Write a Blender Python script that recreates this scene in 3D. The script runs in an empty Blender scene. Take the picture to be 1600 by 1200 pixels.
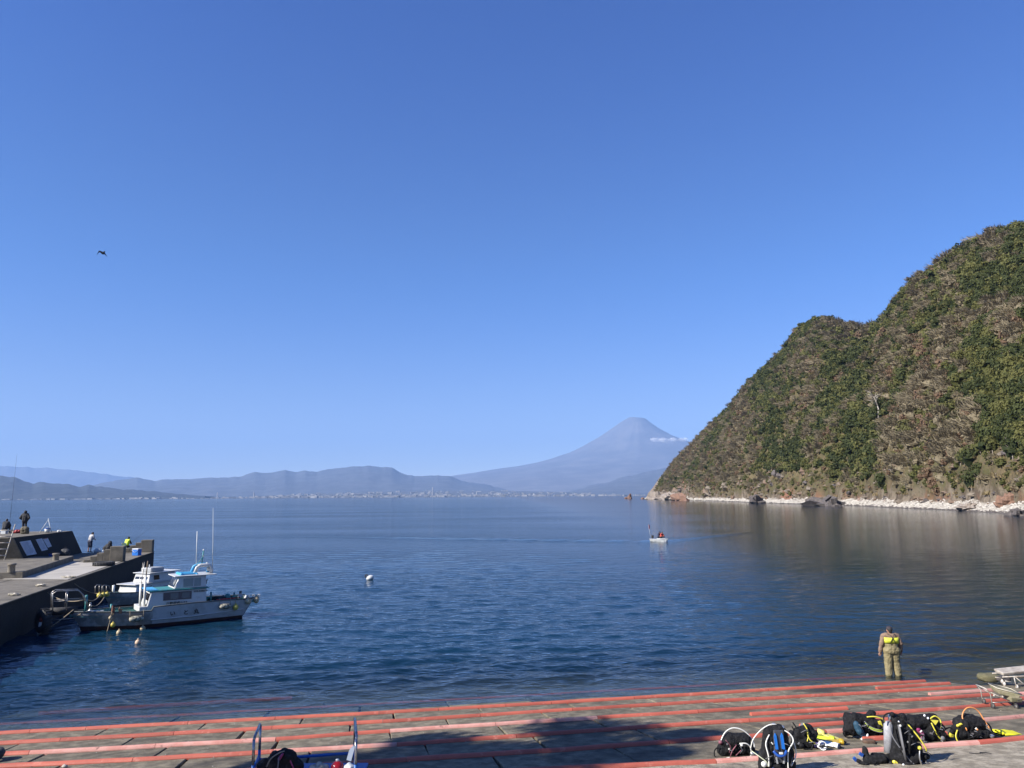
import bpy, bmesh, math, random
import numpy as np
from mathutils import Vector, Matrix, noise as mnoise
random.seed(7)
RNG = np.random.default_rng(11)
PI = math.pi
scene = bpy.context.scene
COL = scene.collection

# ------------------------------------------------------------------ camera
FPX, PITCH, ROLL, CZ = 1180.0, math.radians(8.46), math.radians(-0.37), 6.2
cam_data = bpy.data.cameras.new('camera')
cam_data.sensor_width = 36.0
cam_data.lens = 36.0 * FPX / 1600.0
cam_data.clip_start = 0.3
cam_data.clip_end = 150000.0
cam = bpy.data.objects.new('camera', cam_data)
COL.objects.link(cam)
cam.matrix_world = (Matrix.Translation((0, 0, CZ)) @ Matrix.Rotation(math.radians(90) + PITCH, 4, 'X')
                    @ Matrix.Rotation(ROLL, 4, 'Z'))
scene.camera = cam

# ------------------------------------------------------------------ sky, sun, exposure
SUN_EL = math.radians(34)
SUN_H = Vector((-0.894, -0.447, 0)).normalized()          # horizontal direction towards the sun
world = bpy.data.worlds.new('World'); scene.world = world
world.use_nodes = True
wn = world.node_tree; wn.nodes.clear()
sky = wn.nodes.new('ShaderNodeTexSky'); sky.sky_type = 'NISHITA'; sky.sun_disc = False
sky.sun_elevation = SUN_EL
sky.sun_rotation = math.atan2(SUN_H.x, SUN_H.y) % (2 * PI)
sky.altitude = 1500; sky.air_density = 0.50; sky.dust_density = 0.5; sky.ozone_density = 10.0
bg = wn.nodes.new('ShaderNodeBackground'); bg.inputs['Strength'].default_value = 0.12
wo = wn.nodes.new('ShaderNodeOutputWorld')
# paler, warmer air low down and a deeper blue overhead, the same all round the horizon
tcw = wn.nodes.new('ShaderNodeTexCoord'); sxw = wn.nodes.new('ShaderNodeSeparateXYZ'); wn.links.new(tcw.outputs['Generated'], sxw.inputs[0])
def _wr(a, b):
    r = wn.nodes.new('ShaderNodeMapRange'); r.interpolation_type = 'SMOOTHSTEP'; r.inputs['From Min'].default_value = a; r.inputs['From Max'].default_value = b
    wn.links.new(sxw.outputs['Z'], r.inputs['Value']); return r.outputs[0]
m1 = wn.nodes.new('ShaderNodeMix'); m1.data_type = 'RGBA'; wn.links.new(_wr(0.0, 0.30), m1.inputs[0]); m1.inputs[6].default_value = (1.9, 1.05, 0.62, 1); m1.inputs[7].default_value = (0.96, 1.03, 1.02, 1)
m2 = wn.nodes.new('ShaderNodeMix'); m2.data_type = 'RGBA'; wn.links.new(_wr(0.25, 0.62), m2.inputs[0]); wn.links.new(m1.outputs[2], m2.inputs[6]); m2.inputs[7].default_value = (0.70, 0.88, 1.18, 1)
mm = wn.nodes.new('ShaderNodeVectorMath'); mm.operation = 'MULTIPLY'; wn.links.new(sky.outputs[0], mm.inputs[0]); wn.links.new(m2.outputs[2], mm.inputs[1])
wn.links.new(mm.outputs[0], bg.inputs['Color']); wn.links.new(bg.outputs[0], wo.inputs['Surface'])
sd = bpy.data.lights.new('sun', 'SUN'); sd.energy = 5.0; sd.angle = math.radians(0.5); sd.color = (1.0, 0.95, 0.88)
sun = bpy.data.objects.new('sun', sd); COL.objects.link(sun)
sdir = Vector((SUN_H.x * math.cos(SUN_EL), SUN_H.y * math.cos(SUN_EL), math.sin(SUN_EL)))
sun.rotation_euler = sdir.to_track_quat('Z', 'Y').to_euler()
sun.location = (-30, -20, 40)
scene.view_settings.view_transform = 'Standard'
scene.view_settings.look = 'None'
scene.view_settings.gamma = 1.0
scene.view_settings.use_curve_mapping = False
scene.view_settings.exposure = 1.12
try:
    scene.cycles.use_denoising = True
    scene.cycles.denoiser = 'OPENIMAGEDENOISE'
    scene.cycles.max_bounces = 8
    scene.cycles.transparent_max_bounces = 12
    scene.cycles.volume_bounces = 0
    scene.cycles.caustics_reflective = False
    scene.cycles.caustics_refractive = False
except Exception:
    pass

# ------------------------------------------------------------------ placing: a viewing ray meets a real surface
_fw = np.array([0, math.cos(PITCH), math.sin(PITCH)]); _up = np.array([0, -math.sin(PITCH), math.cos(PITCH)])
EYE = np.array([0, 0, CZ])
def ray(px, py):
    x = (px - 800) / FPX; y = -(py - 600) / FPX
    xr = x * math.cos(ROLL) - y * math.sin(ROLL); yr = x * math.sin(ROLL) + y * math.cos(ROLL)
    return _fw + xr * np.array([1.0, 0, 0]) + yr * _up
def on_level(px, py, z=0.0):
    d = ray(px, py); return EYE + (z - CZ) / d[2] * d
def at_dist(px, py, Y):
    d = ray(px, py); return EYE + Y / d[1] * d
SL = 0.13                                                  # slope of the slipway
W0 = on_level(0, 1142.5); W1 = on_level(1446, 1060.5)
U = (W1 - W0); U /= np.linalg.norm(U); V = np.array([U[1], -U[0], 0.0])
def ramp_pt(a, b, dz=0.0):                                 # a along the waterline, b up the slope
    p = W0 + a * U + b * V; p = p.copy(); p[2] = SL * b + dz; return p
def on_ramp(px, py, dz=0.0):
    d = ray(px, py); n = np.array([-SL * V[0], -SL * V[1], 1.0]); c = -SL * (W0 @ V) + dz
    return EYE + (c - n @ EYE) / (n @ d) * d
def ab(p): q = p - W0; return float(q @ U), float(q @ V)

# ------------------------------------------------------------------ object helpers
def tag(o, label=None, cat=None, group=None, kind=None):
    if label: o['label'] = label
    if cat: o['category'] = cat
    if group: o['group'] = group
    if kind: o['kind'] = kind
    return o
def empty(name, loc=(0, 0, 0), rz=0.0, label=None, cat=None, group=None, kind=None, parent=None):
    o = bpy.data.objects.new(name, None); o.empty_display_size = 0.2
    COL.objects.link(o); o.location = loc; o.rotation_euler = (0, 0, rz)
    if parent: o.parent = parent
    return tag(o, label, cat, group, kind)
class MB:
    """collects simple solids into one mesh; every method takes a material slot"""
    def __init__(s): s.v = []; s.f = []; s.m = []; s.sm = []
    def add(s, vs, fs, mi=0, smooth=False):
        k = len(s.v); s.v.extend([tuple(map(float, p)) for p in vs])
        for f in fs: s.f.append(tuple(i + k for i in f)); s.m.append(mi); s.sm.append(smooth)
        return s
    def box(s, c, size, rot=None, mi=0, taper=1.0):
        hx, hy, hz = size[0] / 2, size[1] / 2, size[2] / 2
        P = [(-hx, -hy, -hz), (hx, -hy, -hz), (hx, hy, -hz), (-hx, hy, -hz),
             (-hx * taper, -hy * taper, hz), (hx * taper, -hy * taper, hz), (hx * taper, hy * taper, hz), (-hx * taper, hy * taper, hz)]
        M = rot if rot is not None else Matrix.Identity(3)
        P = [M @ Vector(p) + Vector(c) for p in P]
        return s.add(P, [(0, 3, 2, 1), (4, 5, 6, 7), (0, 1, 5, 4), (1, 2, 6, 5), (2, 3, 7, 6), (3, 0, 4, 7)], mi)
    def hexa(s, bot, top, mi=0):                            # four bottom corners (ccw), four top corners
        return s.add(list(bot) + list(top), [(0, 3, 2, 1), (4, 5, 6, 7), (0, 1, 5, 4), (1, 2, 6, 5), (2, 3, 7, 6), (3, 0, 4, 7)], mi)
    def prism(s, poly, a, b, mi=0):                         # outline lifted from offset a to offset b (both vectors)
        n = len(poly); A = [Vector(p) + Vector(a) for p in poly]; B = [Vector(p) + Vector(b) for p in poly]
        return s.add(A + B, [tuple(range(n - 1, -1, -1)), tuple(range(n, 2 * n))] + [(i, (i + 1) % n, n + (i + 1) % n, n + i) for i in range(n)], mi)
    def tube(s, path, r, n=8, mi=0, caps=True, smooth=True, flat=1.0, closed=False):
        P = [Vector(p) for p in path]; m = len(P); rr = r if hasattr(r, '__len__') else [r] * m
        vs = []; prev = None
        for i in range(m):
            if closed: t = (P[(i + 1) % m] - P[i - 1])
            else: t = (P[min(i + 1, m - 1)] - P[max(i - 1, 0)])
            if t.length < 1e-9: t = Vector((0, 0, 1))
            t.normalize()
            if prev is None:
                ref = Vector((0, 0, 1)) if abs(t.z) < 0.9 else Vector((1, 0, 0))
                a = t.cross(ref).normalized()
            else:
                a = (prev - t * prev.dot(t))
                a = a.normalized() if a.length > 1e-6 else t.orthogonal().normalized()
            prev = a; b = t.cross(a)
            for k in range(n):
                th = 2 * PI * k / n
                vs.append(P[i] + a * math.cos(th) * rr[i] + b * math.sin(th) * rr[i] * flat)
        fs = []
        for i in range(m if closed else m - 1):
            j = (i + 1) % m
            for k in range(n): fs.append((i * n + k, i * n + (k + 1) % n, j * n + (k + 1) % n, j * n + k))
        s.add(vs, fs, mi, smooth)
        if caps and not closed:
            k0 = len(s.v) - m * n
            s.f.append(tuple(k0 + k for k in range(n - 1, -1, -1))); s.m.append(mi); s.sm.append(False)
            s.f.append(tuple(k0 + (m - 1) * n + k for k in range(n))); s.m.append(mi); s.sm.append(False)
        return s
    def ball(s, c, r, n=10, m=6, mi=0, rot=None, jit=0.0, seed=0):
        r = (r, r, r) if not hasattr(r, '__len__') else r
        M = rot if rot is not None else Matrix.Identity(3); vs = []
        for j in range(m + 1):
            ph = PI * j / m
            for i in range(n):
                th = 2 * PI * i / n
                d = Vector((math.sin(ph) * math.cos(th), math.sin(ph) * math.sin(th), math.cos(ph)))
                k = 1 + (jit * mnoise.noise(d * 1.7 + Vector((seed * 3.1, seed, 0))) if jit else 0)
                vs.append(M @ Vector((d.x * r[0] * k, d.y * r[1] * k, d.z * r[2] * k)) + Vector(c))
        fs = [(j * n + i, (j + 1) * n + i, (j + 1) * n + (i + 1) % n, j * n + (i + 1) % n) for j in range(m) for i in range(n)]
        return s.add(vs, fs, mi, True)
    def lathe(s, prof, c=(0, 0, 0), n=12, mi=0, rot=None):   # profile (r, z)
        M = rot if rot is not None else Matrix.Identity(3); vs = []
        for (r, z) in prof:
            for i in range(n): vs.append(M @ Vector((r * math.cos(2 * PI * i / n), r * math.sin(2 * PI * i / n), z)) + Vector(c))
        fs = [(j * n + i, j * n + (i + 1) % n, (j + 1) * n + (i + 1) % n, (j + 1) * n + i) for j in range(len(prof) - 1) for i in range(n)]
        return s.add(vs, fs, mi, True)
    def torus(s, c, R, r, n=20, m=8, mi=0, rot=None, sx=1.0):
        M = rot if rot is not None else Matrix.Identity(3)
        path = [M @ Vector((R * math.cos(2 * PI * i / n), R * math.sin(2 * PI * i / n) * sx, 0)) + Vector(c) for i in range(n)]
        return s.tube(path, r, m, mi, caps=False, closed=True)
    def sheet(s, pts, mi=0): return s.add(pts, [tuple(range(len(pts)))], mi)
    def mesh(s, name, mats):
        me = bpy.data.meshes.new(name); me.from_pydata(s.v, [], s.f); me.update()
        for m in (mats if isinstance(mats, (list, tuple)) else [mats]): me.materials.append(m)
        me.polygons.foreach_set('material_index', s.m); me.polygons.foreach_set('use_smooth', s.sm)
        return me
    def build(s, name, mats, parent=None, loc=None, bevel=0.0, label=None, kind=None):
        o = bpy.data.objects.new(name, s.mesh(name, mats)); COL.objects.link(o)
        if parent: o.parent = parent
        if loc is not None: o.location = loc
        if bevel:
            b = o.modifiers.new('bevel', 'BEVEL'); b.width = bevel; b.segments = 2; b.limit_method = 'ANGLE'
        return tag(o, label, None, None, kind)
def np_mesh(name, verts, faces, mats, smooth=True, mi=None, attr=None):
    """verts (n,3), faces (m,k) numpy -> mesh, fast"""
    me = bpy.data.meshes.new(name); verts = np.asarray(verts, np.float32); faces = np.asarray(faces, np.int32)
    me.vertices.add(len(verts)); me.vertices.foreach_set('co', verts.ravel())
    k = faces.shape[1]; me.loops.add(faces.size); me.loops.foreach_set('vertex_index', faces.ravel())
    me.polygons.add(len(faces)); me.polygons.foreach_set('loop_start', np.arange(len(faces), dtype=np.int32) * k)
    try: me.polygons.foreach_set('loop_total', np.full(len(faces), k, np.int32))
    except Exception: pass
    if mi is not None: me.polygons.foreach_set('material_index', np.asarray(mi, np.int32))
    me.polygons.foreach_set('use_smooth', np.full(len(faces), smooth, bool))
    if attr is not None:
        a = me.attributes.new('tone', 'FLOAT', 'POINT'); a.data.foreach_set('value', np.asarray(attr, np.float32))
    me.update(calc_edges=True); me.validate()
    for m in (mats if isinstance(mats, (list, tuple)) else [mats]): me.materials.append(m)
    return me
def link(name, me, parent=None, loc=None, **k):
    o = bpy.data.objects.new(name, me); COL.objects.link(o)
    if parent: o.parent = parent
    if loc is not None: o.location = loc
    return tag(o, k.get('label'), k.get('cat'), k.get('group'), k.get('kind'))
def Rx(d): return Matrix.Rotation(math.radians(d), 3, 'X')
def Ry(d): return Matrix.Rotation(math.radians(d), 3, 'Y')
def Rz(d): return Matrix.Rotation(math.radians(d), 3, 'Z')
def grid_faces(nr, nc):
    i = np.arange(nr - 1)[:, None] * nc + np.arange(nc - 1)[None, :]
    return np.stack([i, i + 1, i + nc + 1, i + nc], -1).reshape(-1, 4)

# ------------------------------------------------------------------ materials
def N(nt, t, **k):
    n = nt.nodes.new(t)
    for a, b in k.items(): setattr(n, a, b)
    return n
def mat(name, col, rough=0.6, metal=0.0, col2=None, scale=4.0, mix=(0.4, 0.65), bump=0.0, bscale=None, spec=None, stretch=(1, 1, 1), col3=None, scale3=1.0, mix3=(0.55, 0.7), wcoord=False, coat=0.0, detail=8, obj_random=0.0):
    m = bpy.data.materials.new(name); m.use_nodes = True; nt = m.node_tree
    b = nt.nodes['Principled BSDF']; b.inputs['Roughness'].default_value = rough; b.inputs['Metallic'].default_value = metal
    if spec is not None: b.inputs['Specular IOR Level'].default_value = spec
    if coat: b.inputs['Coat Weight'].default_value = coat; b.inputs['Coat Roughness'].default_value = 0.15
    b.inputs['Base Color'].default_value = (*col, 1)
    if wcoord:
        geo = N(nt, 'ShaderNodeNewGeometry'); src = geo.outputs['Position']
    else:
        tc = N(nt, 'ShaderNodeTexCoord'); src = tc.outputs['Object']
    mp = N(nt, 'ShaderNodeMapping'); mp.inputs['Scale'].default_value = stretch; nt.links.new(src, mp.inputs['Vector'])
    last = None
    def layer(prev, c1, c2, sc, rng, seed):
        nz = N(nt, 'ShaderNodeTexNoise', noise_dimensions='4D'); nz.inputs['Scale'].default_value = sc; nz.inputs['Detail'].default_value = detail
        nz.inputs['W'].default_value = seed; nz.inputs['Roughness'].default_value = 0.65
        nt.links.new(mp.outputs[0], nz.inputs['Vector'])
        r = N(nt, 'ShaderNodeMapRange', interpolation_type='SMOOTHSTEP'); r.inputs['From Min'].default_value = rng[0]; r.inputs['From Max'].default_value = rng[1]
        nt.links.new(nz.outputs['Fac'], r.inputs['Value'])
        x = N(nt, 'ShaderNodeMix', data_type='RGBA'); nt.links.new(r.outputs[0], x.inputs[0])
        if prev is None: x.inputs[6].default_value = (*c1, 1)
        else: nt.links.new(prev, x.inputs[6])
        x.inputs[7].default_value = (*c2, 1)
        return x.outputs[2]
    if col2 is not None: last = layer(None, col, col2, scale, mix, 1.3)
    if col3 is not None: last = layer(last, col, col3, scale3, mix3, 7.7)
    if last is not None and obj_random:
        oi = N(nt, 'ShaderNodeObjectInfo'); mr = N(nt, 'ShaderNodeMapRange'); mr.inputs['To Min'].default_value = 1 - obj_random; mr.inputs['To Max'].default_value = 1 + obj_random
        nt.links.new(oi.outputs['Random'], mr.inputs['Value'])
        vm = N(nt, 'ShaderNodeVectorMath', operation='SCALE'); nt.links.new(last, vm.inputs[0]); nt.links.new(mr.outputs[0], vm.inputs['Scale']); last = vm.outputs[0]
    if last is not None: nt.links.new(last, b.inputs['Base Color'])
    if bump:
        nz = N(nt, 'ShaderNodeTexNoise'); nz.inputs['Scale'].default_value = bscale or scale * 4; nz.inputs['Detail'].default_value = 8; nz.inputs['Roughness'].default_value = 0.7
        nt.links.new(mp.outputs[0], nz.inputs['Vector'])
        bp = N(nt, 'ShaderNodeBump'); bp.inputs['Strength'].default_value = 1.0; bp.inputs['Distance'].default_value = bump
        nt.links.new(nz.outputs['Fac'], bp.inputs['Height']); nt.links.new(bp.outputs[0], b.inputs['Normal'])
    return m
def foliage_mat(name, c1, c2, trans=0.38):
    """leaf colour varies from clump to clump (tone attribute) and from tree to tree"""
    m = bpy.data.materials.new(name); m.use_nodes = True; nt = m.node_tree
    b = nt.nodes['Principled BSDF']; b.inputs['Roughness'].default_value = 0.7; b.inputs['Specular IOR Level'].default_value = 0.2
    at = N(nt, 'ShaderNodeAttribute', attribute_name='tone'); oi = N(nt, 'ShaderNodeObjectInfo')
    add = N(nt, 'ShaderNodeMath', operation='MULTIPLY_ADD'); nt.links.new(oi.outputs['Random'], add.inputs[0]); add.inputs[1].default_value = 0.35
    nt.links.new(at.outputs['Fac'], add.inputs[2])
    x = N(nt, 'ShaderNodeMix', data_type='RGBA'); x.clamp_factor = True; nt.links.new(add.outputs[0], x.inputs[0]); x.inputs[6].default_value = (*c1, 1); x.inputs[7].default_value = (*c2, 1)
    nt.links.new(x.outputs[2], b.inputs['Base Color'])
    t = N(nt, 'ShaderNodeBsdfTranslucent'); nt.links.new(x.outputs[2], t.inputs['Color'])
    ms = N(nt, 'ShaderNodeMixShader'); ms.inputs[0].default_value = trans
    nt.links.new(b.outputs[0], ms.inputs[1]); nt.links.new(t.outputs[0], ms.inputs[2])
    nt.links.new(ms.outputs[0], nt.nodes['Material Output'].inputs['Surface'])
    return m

# ------------------------------------------------------------------ haze: one closed box of air round everything
HAZE_DENSITY = 2.75e-5
hz = MB().box((2000, 21000, 2000.0 - 5.5), (76000, 62000, 4013), None)
hm = bpy.data.materials.new('haze_air'); hm.use_nodes = True; hn = hm.node_tree; hn.nodes.clear()
pv = N(hn, 'ShaderNodeVolumePrincipled'); pv.inputs['Color'].default_value = (0.30, 0.52, 0.95, 1); pv.inputs['Density'].default_value = HAZE_DENSITY
pv.inputs['Anisotropy'].default_value = 0.0
ho = N(hn, 'ShaderNodeOutputMaterial'); hn.links.new(pv.outputs[0], ho.inputs['Volume'])
haze = hz.build('haze', hm, kind='stuff'); tag(haze, 'thin blue haze hanging over the whole bay', 'haze')

# ------------------------------------------------------------------ sea
def water_height(X, Y, spacing):
    z = np.zeros_like(X); r = np.random.default_rng(3)
    for i in range(110):
        lam = 0.28 * (11.5 ** r.random())                    # 0.28 to 3.2 m
        th = r.normal(0, 0.55) + (0.12 if lam > 3 else -0.25)
        kx, ky = math.sin(th) * 2 * PI / lam, math.cos(th) * 2 * PI / lam
        amp = 0.0027 * lam ** 0.72
        fade = np.clip((lam / spacing - 1.7) / 1.4, 0, 1)
        z += amp * fade * np.sin(kx * X + ky * Y + r.random() * 6.283 + 0.8 * np.sin(0.05 * X * r.random() + 0.11 * Y * r.random()))
    return z
yp = np.concatenate([np.arange(360, 9, -0.62)])
D = CZ * FPX * 0.64 / yp
D = np.concatenate([D, np.geomspace(D[-1] * 1.05, 14500, 60)])
T = np.linspace(-0.95, 0.95, 900)
TT, DD = np.meshgrid(T, D); X = TT * DD; Y = DD.copy()
spacing = np.gradient(D)[:, None] * np.ones_like(X)
Z = water_height(X, Y, spacing)
# low swell lines that follow the shore
a_, b_ = (X - W0[0]) * U[0] + (Y - W0[1]) * U[1], (X - W0[0]) * V[0] + (Y - W0[1]) * V[1]
env = np.exp(-((b_ + 5.5) / 3.6) ** 2)
Z += env * 0.028 * np.sin(2 * PI * b_ / 1.75 + 0.9 * np.sin(a_ * 0.21) + 0.5 * np.sin(a_ * 0.53 + 1)) * (0.6 + 0.4 * np.sin(a_ * 0.13 + b_ * 0.4))
calm = np.clip((-b_ - 0.1) / 2.0, 0.10, 1); Z *= calm
Z *= 1 - 0.74 * np.clip((X - 2) / 30, 0, 1)            # sheltered water near the headland
# wake behind the little motor boat
wk = on_level(1030, 846); dx = X - wk[0]; dy = Y - wk[1]
for sgn, ln in ((-1, 75), (1, 40)):
    dirx, diry = (-0.93, 0.36) if sgn < 0 else (0.62, 0.78)
    al = dx * dirx + dy * diry; ac = dx * -diry + dy * dirx
    Z += np.where((al > 0) & (al < ln), 0.13 * np.cos(ac / (0.9 + al * .02) * 1.6) * np.exp(-(ac / (1.5 + al * 0.03)) ** 2) * (1 - np.clip(al / ln, 0, 1)), 0)
verts = np.stack([X, Y, Z], -1).reshape(-1, 3)
wf = grid_faces(len(D), len(T))
wmat = bpy.data.materials.new('sea_water'); wmat.use_nodes = True; nt = wmat.node_tree; nt.nodes.clear()
out = N(nt, 'ShaderNodeOutputMaterial'); geo = N(nt, 'ShaderNodeNewGeometry')
def wnoise(scale, stretch, det, rot=0.0):
    mp = N(nt, 'ShaderNodeMapping'); mp.inputs['Scale'].default_value = stretch; mp.inputs['Rotation'].default_value = (0, 0, rot)
    nt.links.new(geo.outputs['Position'], mp.inputs['Vector'])
    n = N(nt, 'ShaderNodeTexNoise'); n.inputs['Scale'].default_value = scale; n.inputs['Detail'].default_value = det; n.inputs['Roughness'].default_value = 0.55
    nt.links.new(mp.outputs[0], n.inputs['Vector']); return n.outputs['Fac']
bp1 = N(nt, 'ShaderNodeBump'); bp1.inputs['Distance'].default_value = 0.13; nt.links.new(wnoise(1.0, (0.8, 1.5, 1), 3, 0.15), bp1.inputs['Height'])
bp2 = N(nt, 'ShaderNodeBump'); bp2.inputs['Distance'].default_value = 0.032; nt.links.new(wnoise(5.0, (0.7, 1.4, 1), 3, -0.3), bp2.inputs['Height']); nt.links.new(bp1.outputs[0], bp2.inputs['Normal'])
# wind streaks: patches of rougher and smoother water
pt = N(nt, 'ShaderNodeMapRange'); pt.inputs['From Min'].default_value = 0.35; pt.inputs['From Max'].default_value = 0.65; pt.inputs['To Min'].default_value = 0.55; pt.inputs['To Max'].default_value = 1.25
nt.links.new(wnoise(0.02, (0.5, 1.6, 1), 4, 0.1), pt.inputs['Value']); # the headland shelters the water in its lee: calmer towards it
sx = N(nt, 'ShaderNodeSeparateXYZ'); nt.links.new(geo.outputs['Position'], sx.inputs[0])
lee = N(nt, 'ShaderNodeMapRange', interpolation_type='SMOOTHSTEP'); lee.inputs['From Min'].default_value = 2; lee.inputs['From Max'].default_value = 34; lee.inputs['To Min'].default_value = 1.0; lee.inputs['To Max'].default_value = 0.28
nt.links.new(sx.outputs['X'], lee.inputs['Value'])
ptl_ = N(nt, 'ShaderNodeMath', operation='MULTIPLY'); nt.links.new(pt.outputs[0], ptl_.inputs[0]); nt.links.new(lee.outputs[0], ptl_.inputs[1])
nt.links.new(ptl_.outputs[0], bp1.inputs['Strength']); nt.links.new(ptl_.outputs[0], bp2.inputs['Strength'])
gl = N(nt, 'ShaderNodeBsdfGlossy'); gl.inputs['Roughness'].default_value = 0.06; nt.links.new(bp2.outputs[0], gl.inputs['Normal'])
fr = N(nt, 'ShaderNodeFresnel'); fb = N(nt, 'ShaderNodeMapRange'); fb.inputs['To Min'].default_value = 1.33; fb.inputs['To Max'].default_value = 1 / 1.33   # light passes straight through the sheet, so no total reflection from below
nt.links.new(geo.outputs['Backfacing'], fb.inputs['Value']); nt.links.new(fb.outputs[0], fr.inputs['IOR']); nt.links.new(bp2.outputs[0], fr.inputs['Normal'])
deep = N(nt, 'ShaderNodeBsdfDiffuse'); deep.inputs['Color'].default_value = (0.004, 0.026, 0.052, 1)
# clarity falls with depth: depth follows the slope of the slipway out from the waterline
dt = N(nt, 'ShaderNodeVectorMath', operation='DOT_PRODUCT'); nt.links.new(geo.outputs['Position'], dt.inputs[0]); dt.inputs[1].default_value = tuple(-SL * V)
dp = N(nt, 'ShaderNodeMath', operation='ADD'); nt.links.new(dt.outputs['Value'], dp.inputs[0]); dp.inputs[1].default_value = float(SL * (W0 @ V))
cl = N(nt, 'ShaderNodeMapRange', interpolation_type='SMOOTHSTEP'); cl.inputs['From Min'].default_value = 0.0; cl.inputs['From Max'].default_value = 1.35; cl.inputs['To Min'].default_value = 0.80; cl.inputs['To Max'].default_value = 0.0
nt.links.new(dp.outputs[0], cl.inputs['Value'])
tr = N(nt, 'ShaderNodeBsdfTransparent'); tr.inputs['Color'].default_value = (0.66, 0.76, 0.76, 1)
body = N(nt, 'ShaderNodeMixShader'); nt.links.new(cl.outputs[0], body.inputs[0]); nt.links.new(deep.outputs[0], body.inputs[1]); nt.links.new(tr.outputs[0], body.inputs[2])
ms = N(nt, 'ShaderNodeMixShader'); nt.links.new(fr.outputs[0], ms.inputs[0]); nt.links.new(body.outputs[0], ms.inputs[1]); nt.links.new(gl.outputs[0], ms.inputs[2])
nt.links.new(ms.outputs[0], out.inputs['Surface'])
wme = np_mesh('sea', verts, wf, wmat)
link('sea', wme, kind='structure', label='blue rippled sea of the bay')
# ------------------------------------------------------------------ far land and mountains
def ridge_land(name, pts, depth_f, depth_b, base_z, m, label, rough, seed, rows=56, prof=1.0, n=None):
    """pts: crest points (px, py, Y). A real hill range: front foot, crest, back foot"""
    P = [at_dist(*p) for p in pts]
    P = np.array(P); seg = np.concatenate([[0], np.cumsum(np.linalg.norm(np.diff(P, axis=0), axis=1))])
    n = n or 220; t = np.linspace(0, seg[-1], n); C = np.stack([np.interp(t, seg, P[:, k]) for k in range(3)], 1)
    rr = np.random.default_rng(seed); h = np.maximum(C[:, 2] - base_z, 1)
    nz = np.array([sum(mnoise.noise(Vector((t[i] / seg[-1] * 22 * 2 ** o, seed, 0))) / 2 ** o for o in range(5)) for i in range(n)])
    NZ = nz * rough * np.minimum(1, h / (h.max() * 0.3))
    vs = []
    K = list(np.linspace(0, 1, rows)) + [1 + q for q in np.linspace(0.1, 1, 6)]
    for k in K:
        for i in range(n):
            if k <= 1:
                s = k ** prof; y = C[i, 1] - (1 - k) * depth_f
            else:
                s = max(0.0, 2 - k); y = C[i, 1] + (k - 1) * depth_b
            x = C[i, 0] * (y / C[i, 1]) if k <= 1 else C[i, 0]
            w = mnoise.noise(Vector((x / depth_f * 5, y / depth_f * 5, seed * 1.7))) * rough * (1.6 * s * (1 - s))
            w += NZ[i] * s ** 3 + mnoise.fractal(Vector((x / depth_f * 9, y / depth_f * 9, seed)), 1.0, 2.0, 4) * rough * .8 * (s * (1 - s)) * 2; vs.append((x, y, base_z + (C[i, 2] - base_z) * s + w))
    me = np_mesh(name, vs, grid_faces(len(K), n), m)
    return link(name, me, kind='structure', label=label)
far_rock = mat('far_slopes', (0.105, 0.11, 0.13), 0.95, col2=(0.155, 0.155, 0.17), scale=0.0009, wcoord=True)  # slopes paler and bluer: part of the haze is put into the colour
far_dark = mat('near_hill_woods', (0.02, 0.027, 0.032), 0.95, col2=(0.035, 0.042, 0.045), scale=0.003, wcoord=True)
far_wood = mat('far_woods', (0.060, 0.068, 0.082), 0.95, col2=(0.095, 0.102, 0.118), scale=0.002, wcoord=True)  # woods greyed towards blue, haze painted into their colour
fuji = [(560, 767, 33500), (620, 757, 34000), (680, 749.5, 34500), (740, 741, 35000), (800, 731.5, 35600), (830, 726, 36000), (860, 718, 36300), (890, 708, 36600), (910, 698, 36900), (935, 684, 37200),
        (955, 670, 37400), (970, 659.5, 37600), (979, 654.3, 37800), (982.5, 652.2, 37900), (988, 653, 37900), (994, 653.6, 37900), (1000, 652.8, 37900), (1007, 653.4, 37900), (1010, 655.5, 37800), (1015, 660, 37700), (1030, 671, 37400), (1050, 682, 37200), (1075, 692, 37000), (1110, 705, 36600),
        (1160, 719, 36200), (1230, 735, 35800), (1330, 750, 35000), (1450, 762, 34000)]
def cone(pts, cx_px, Y0, m):
    """round volcanic cone: its left and right flanks follow two measured profiles, gullies run down all round"""
    P = [at_dist(p[0], p[1], Y0) for p in pts]; X0 = at_dist(cx_px, 652, Y0)[0]
    L = sorted([(X0 - p[0], p[2]) for p in P if p[0] <= X0]); Rr = sorted([(p[0] - X0, p[2]) for p in P if p[0] >= X0])
    rs = np.concatenate([np.linspace(0, 620, 8), np.geomspace(680, 21500, 60)]); na = 200; vs = []
    for r_ in rs:
        hl = np.interp(r_, [q_[0] for q_ in L], [q_[1] for q_ in L]); hr = np.interp(r_, [q_[0] for q_ in Rr], [q_[1] for q_ in Rr])
        for k in range(na + 1):
            a = 2 * PI * (k % na) / na; w = .5 - .5 * math.cos(a); h = hr * (1 - w) + hl * w
            env = min(1, r_ / 4500) * min(1, h / 500 + .1)
            g = mnoise.noise(Vector((math.cos(a) * 9, math.sin(a) * 9, r_ / 5000))) * 38 + mnoise.noise(Vector((math.cos(a) * 24, math.sin(a) * 24, r_ / 3000))) * 12 + mnoise.noise(Vector((r_ * math.cos(a) / 900, r_ * math.sin(a) / 900, 5))) * 25
            crater = -60 * max(0, 1 - (r_ / 420) ** 2)
            vs.append((X0 + r_ * math.cos(a), Y0 + r_ * math.sin(a), max(-5, h + g * env + crater)))
    return link('cone_mountain', np_mesh('cone_mountain', vs, grid_faces(len(rs), na + 1), m), kind='structure', label='tall pale blue volcanic cone with a flat top across the bay')
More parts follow.
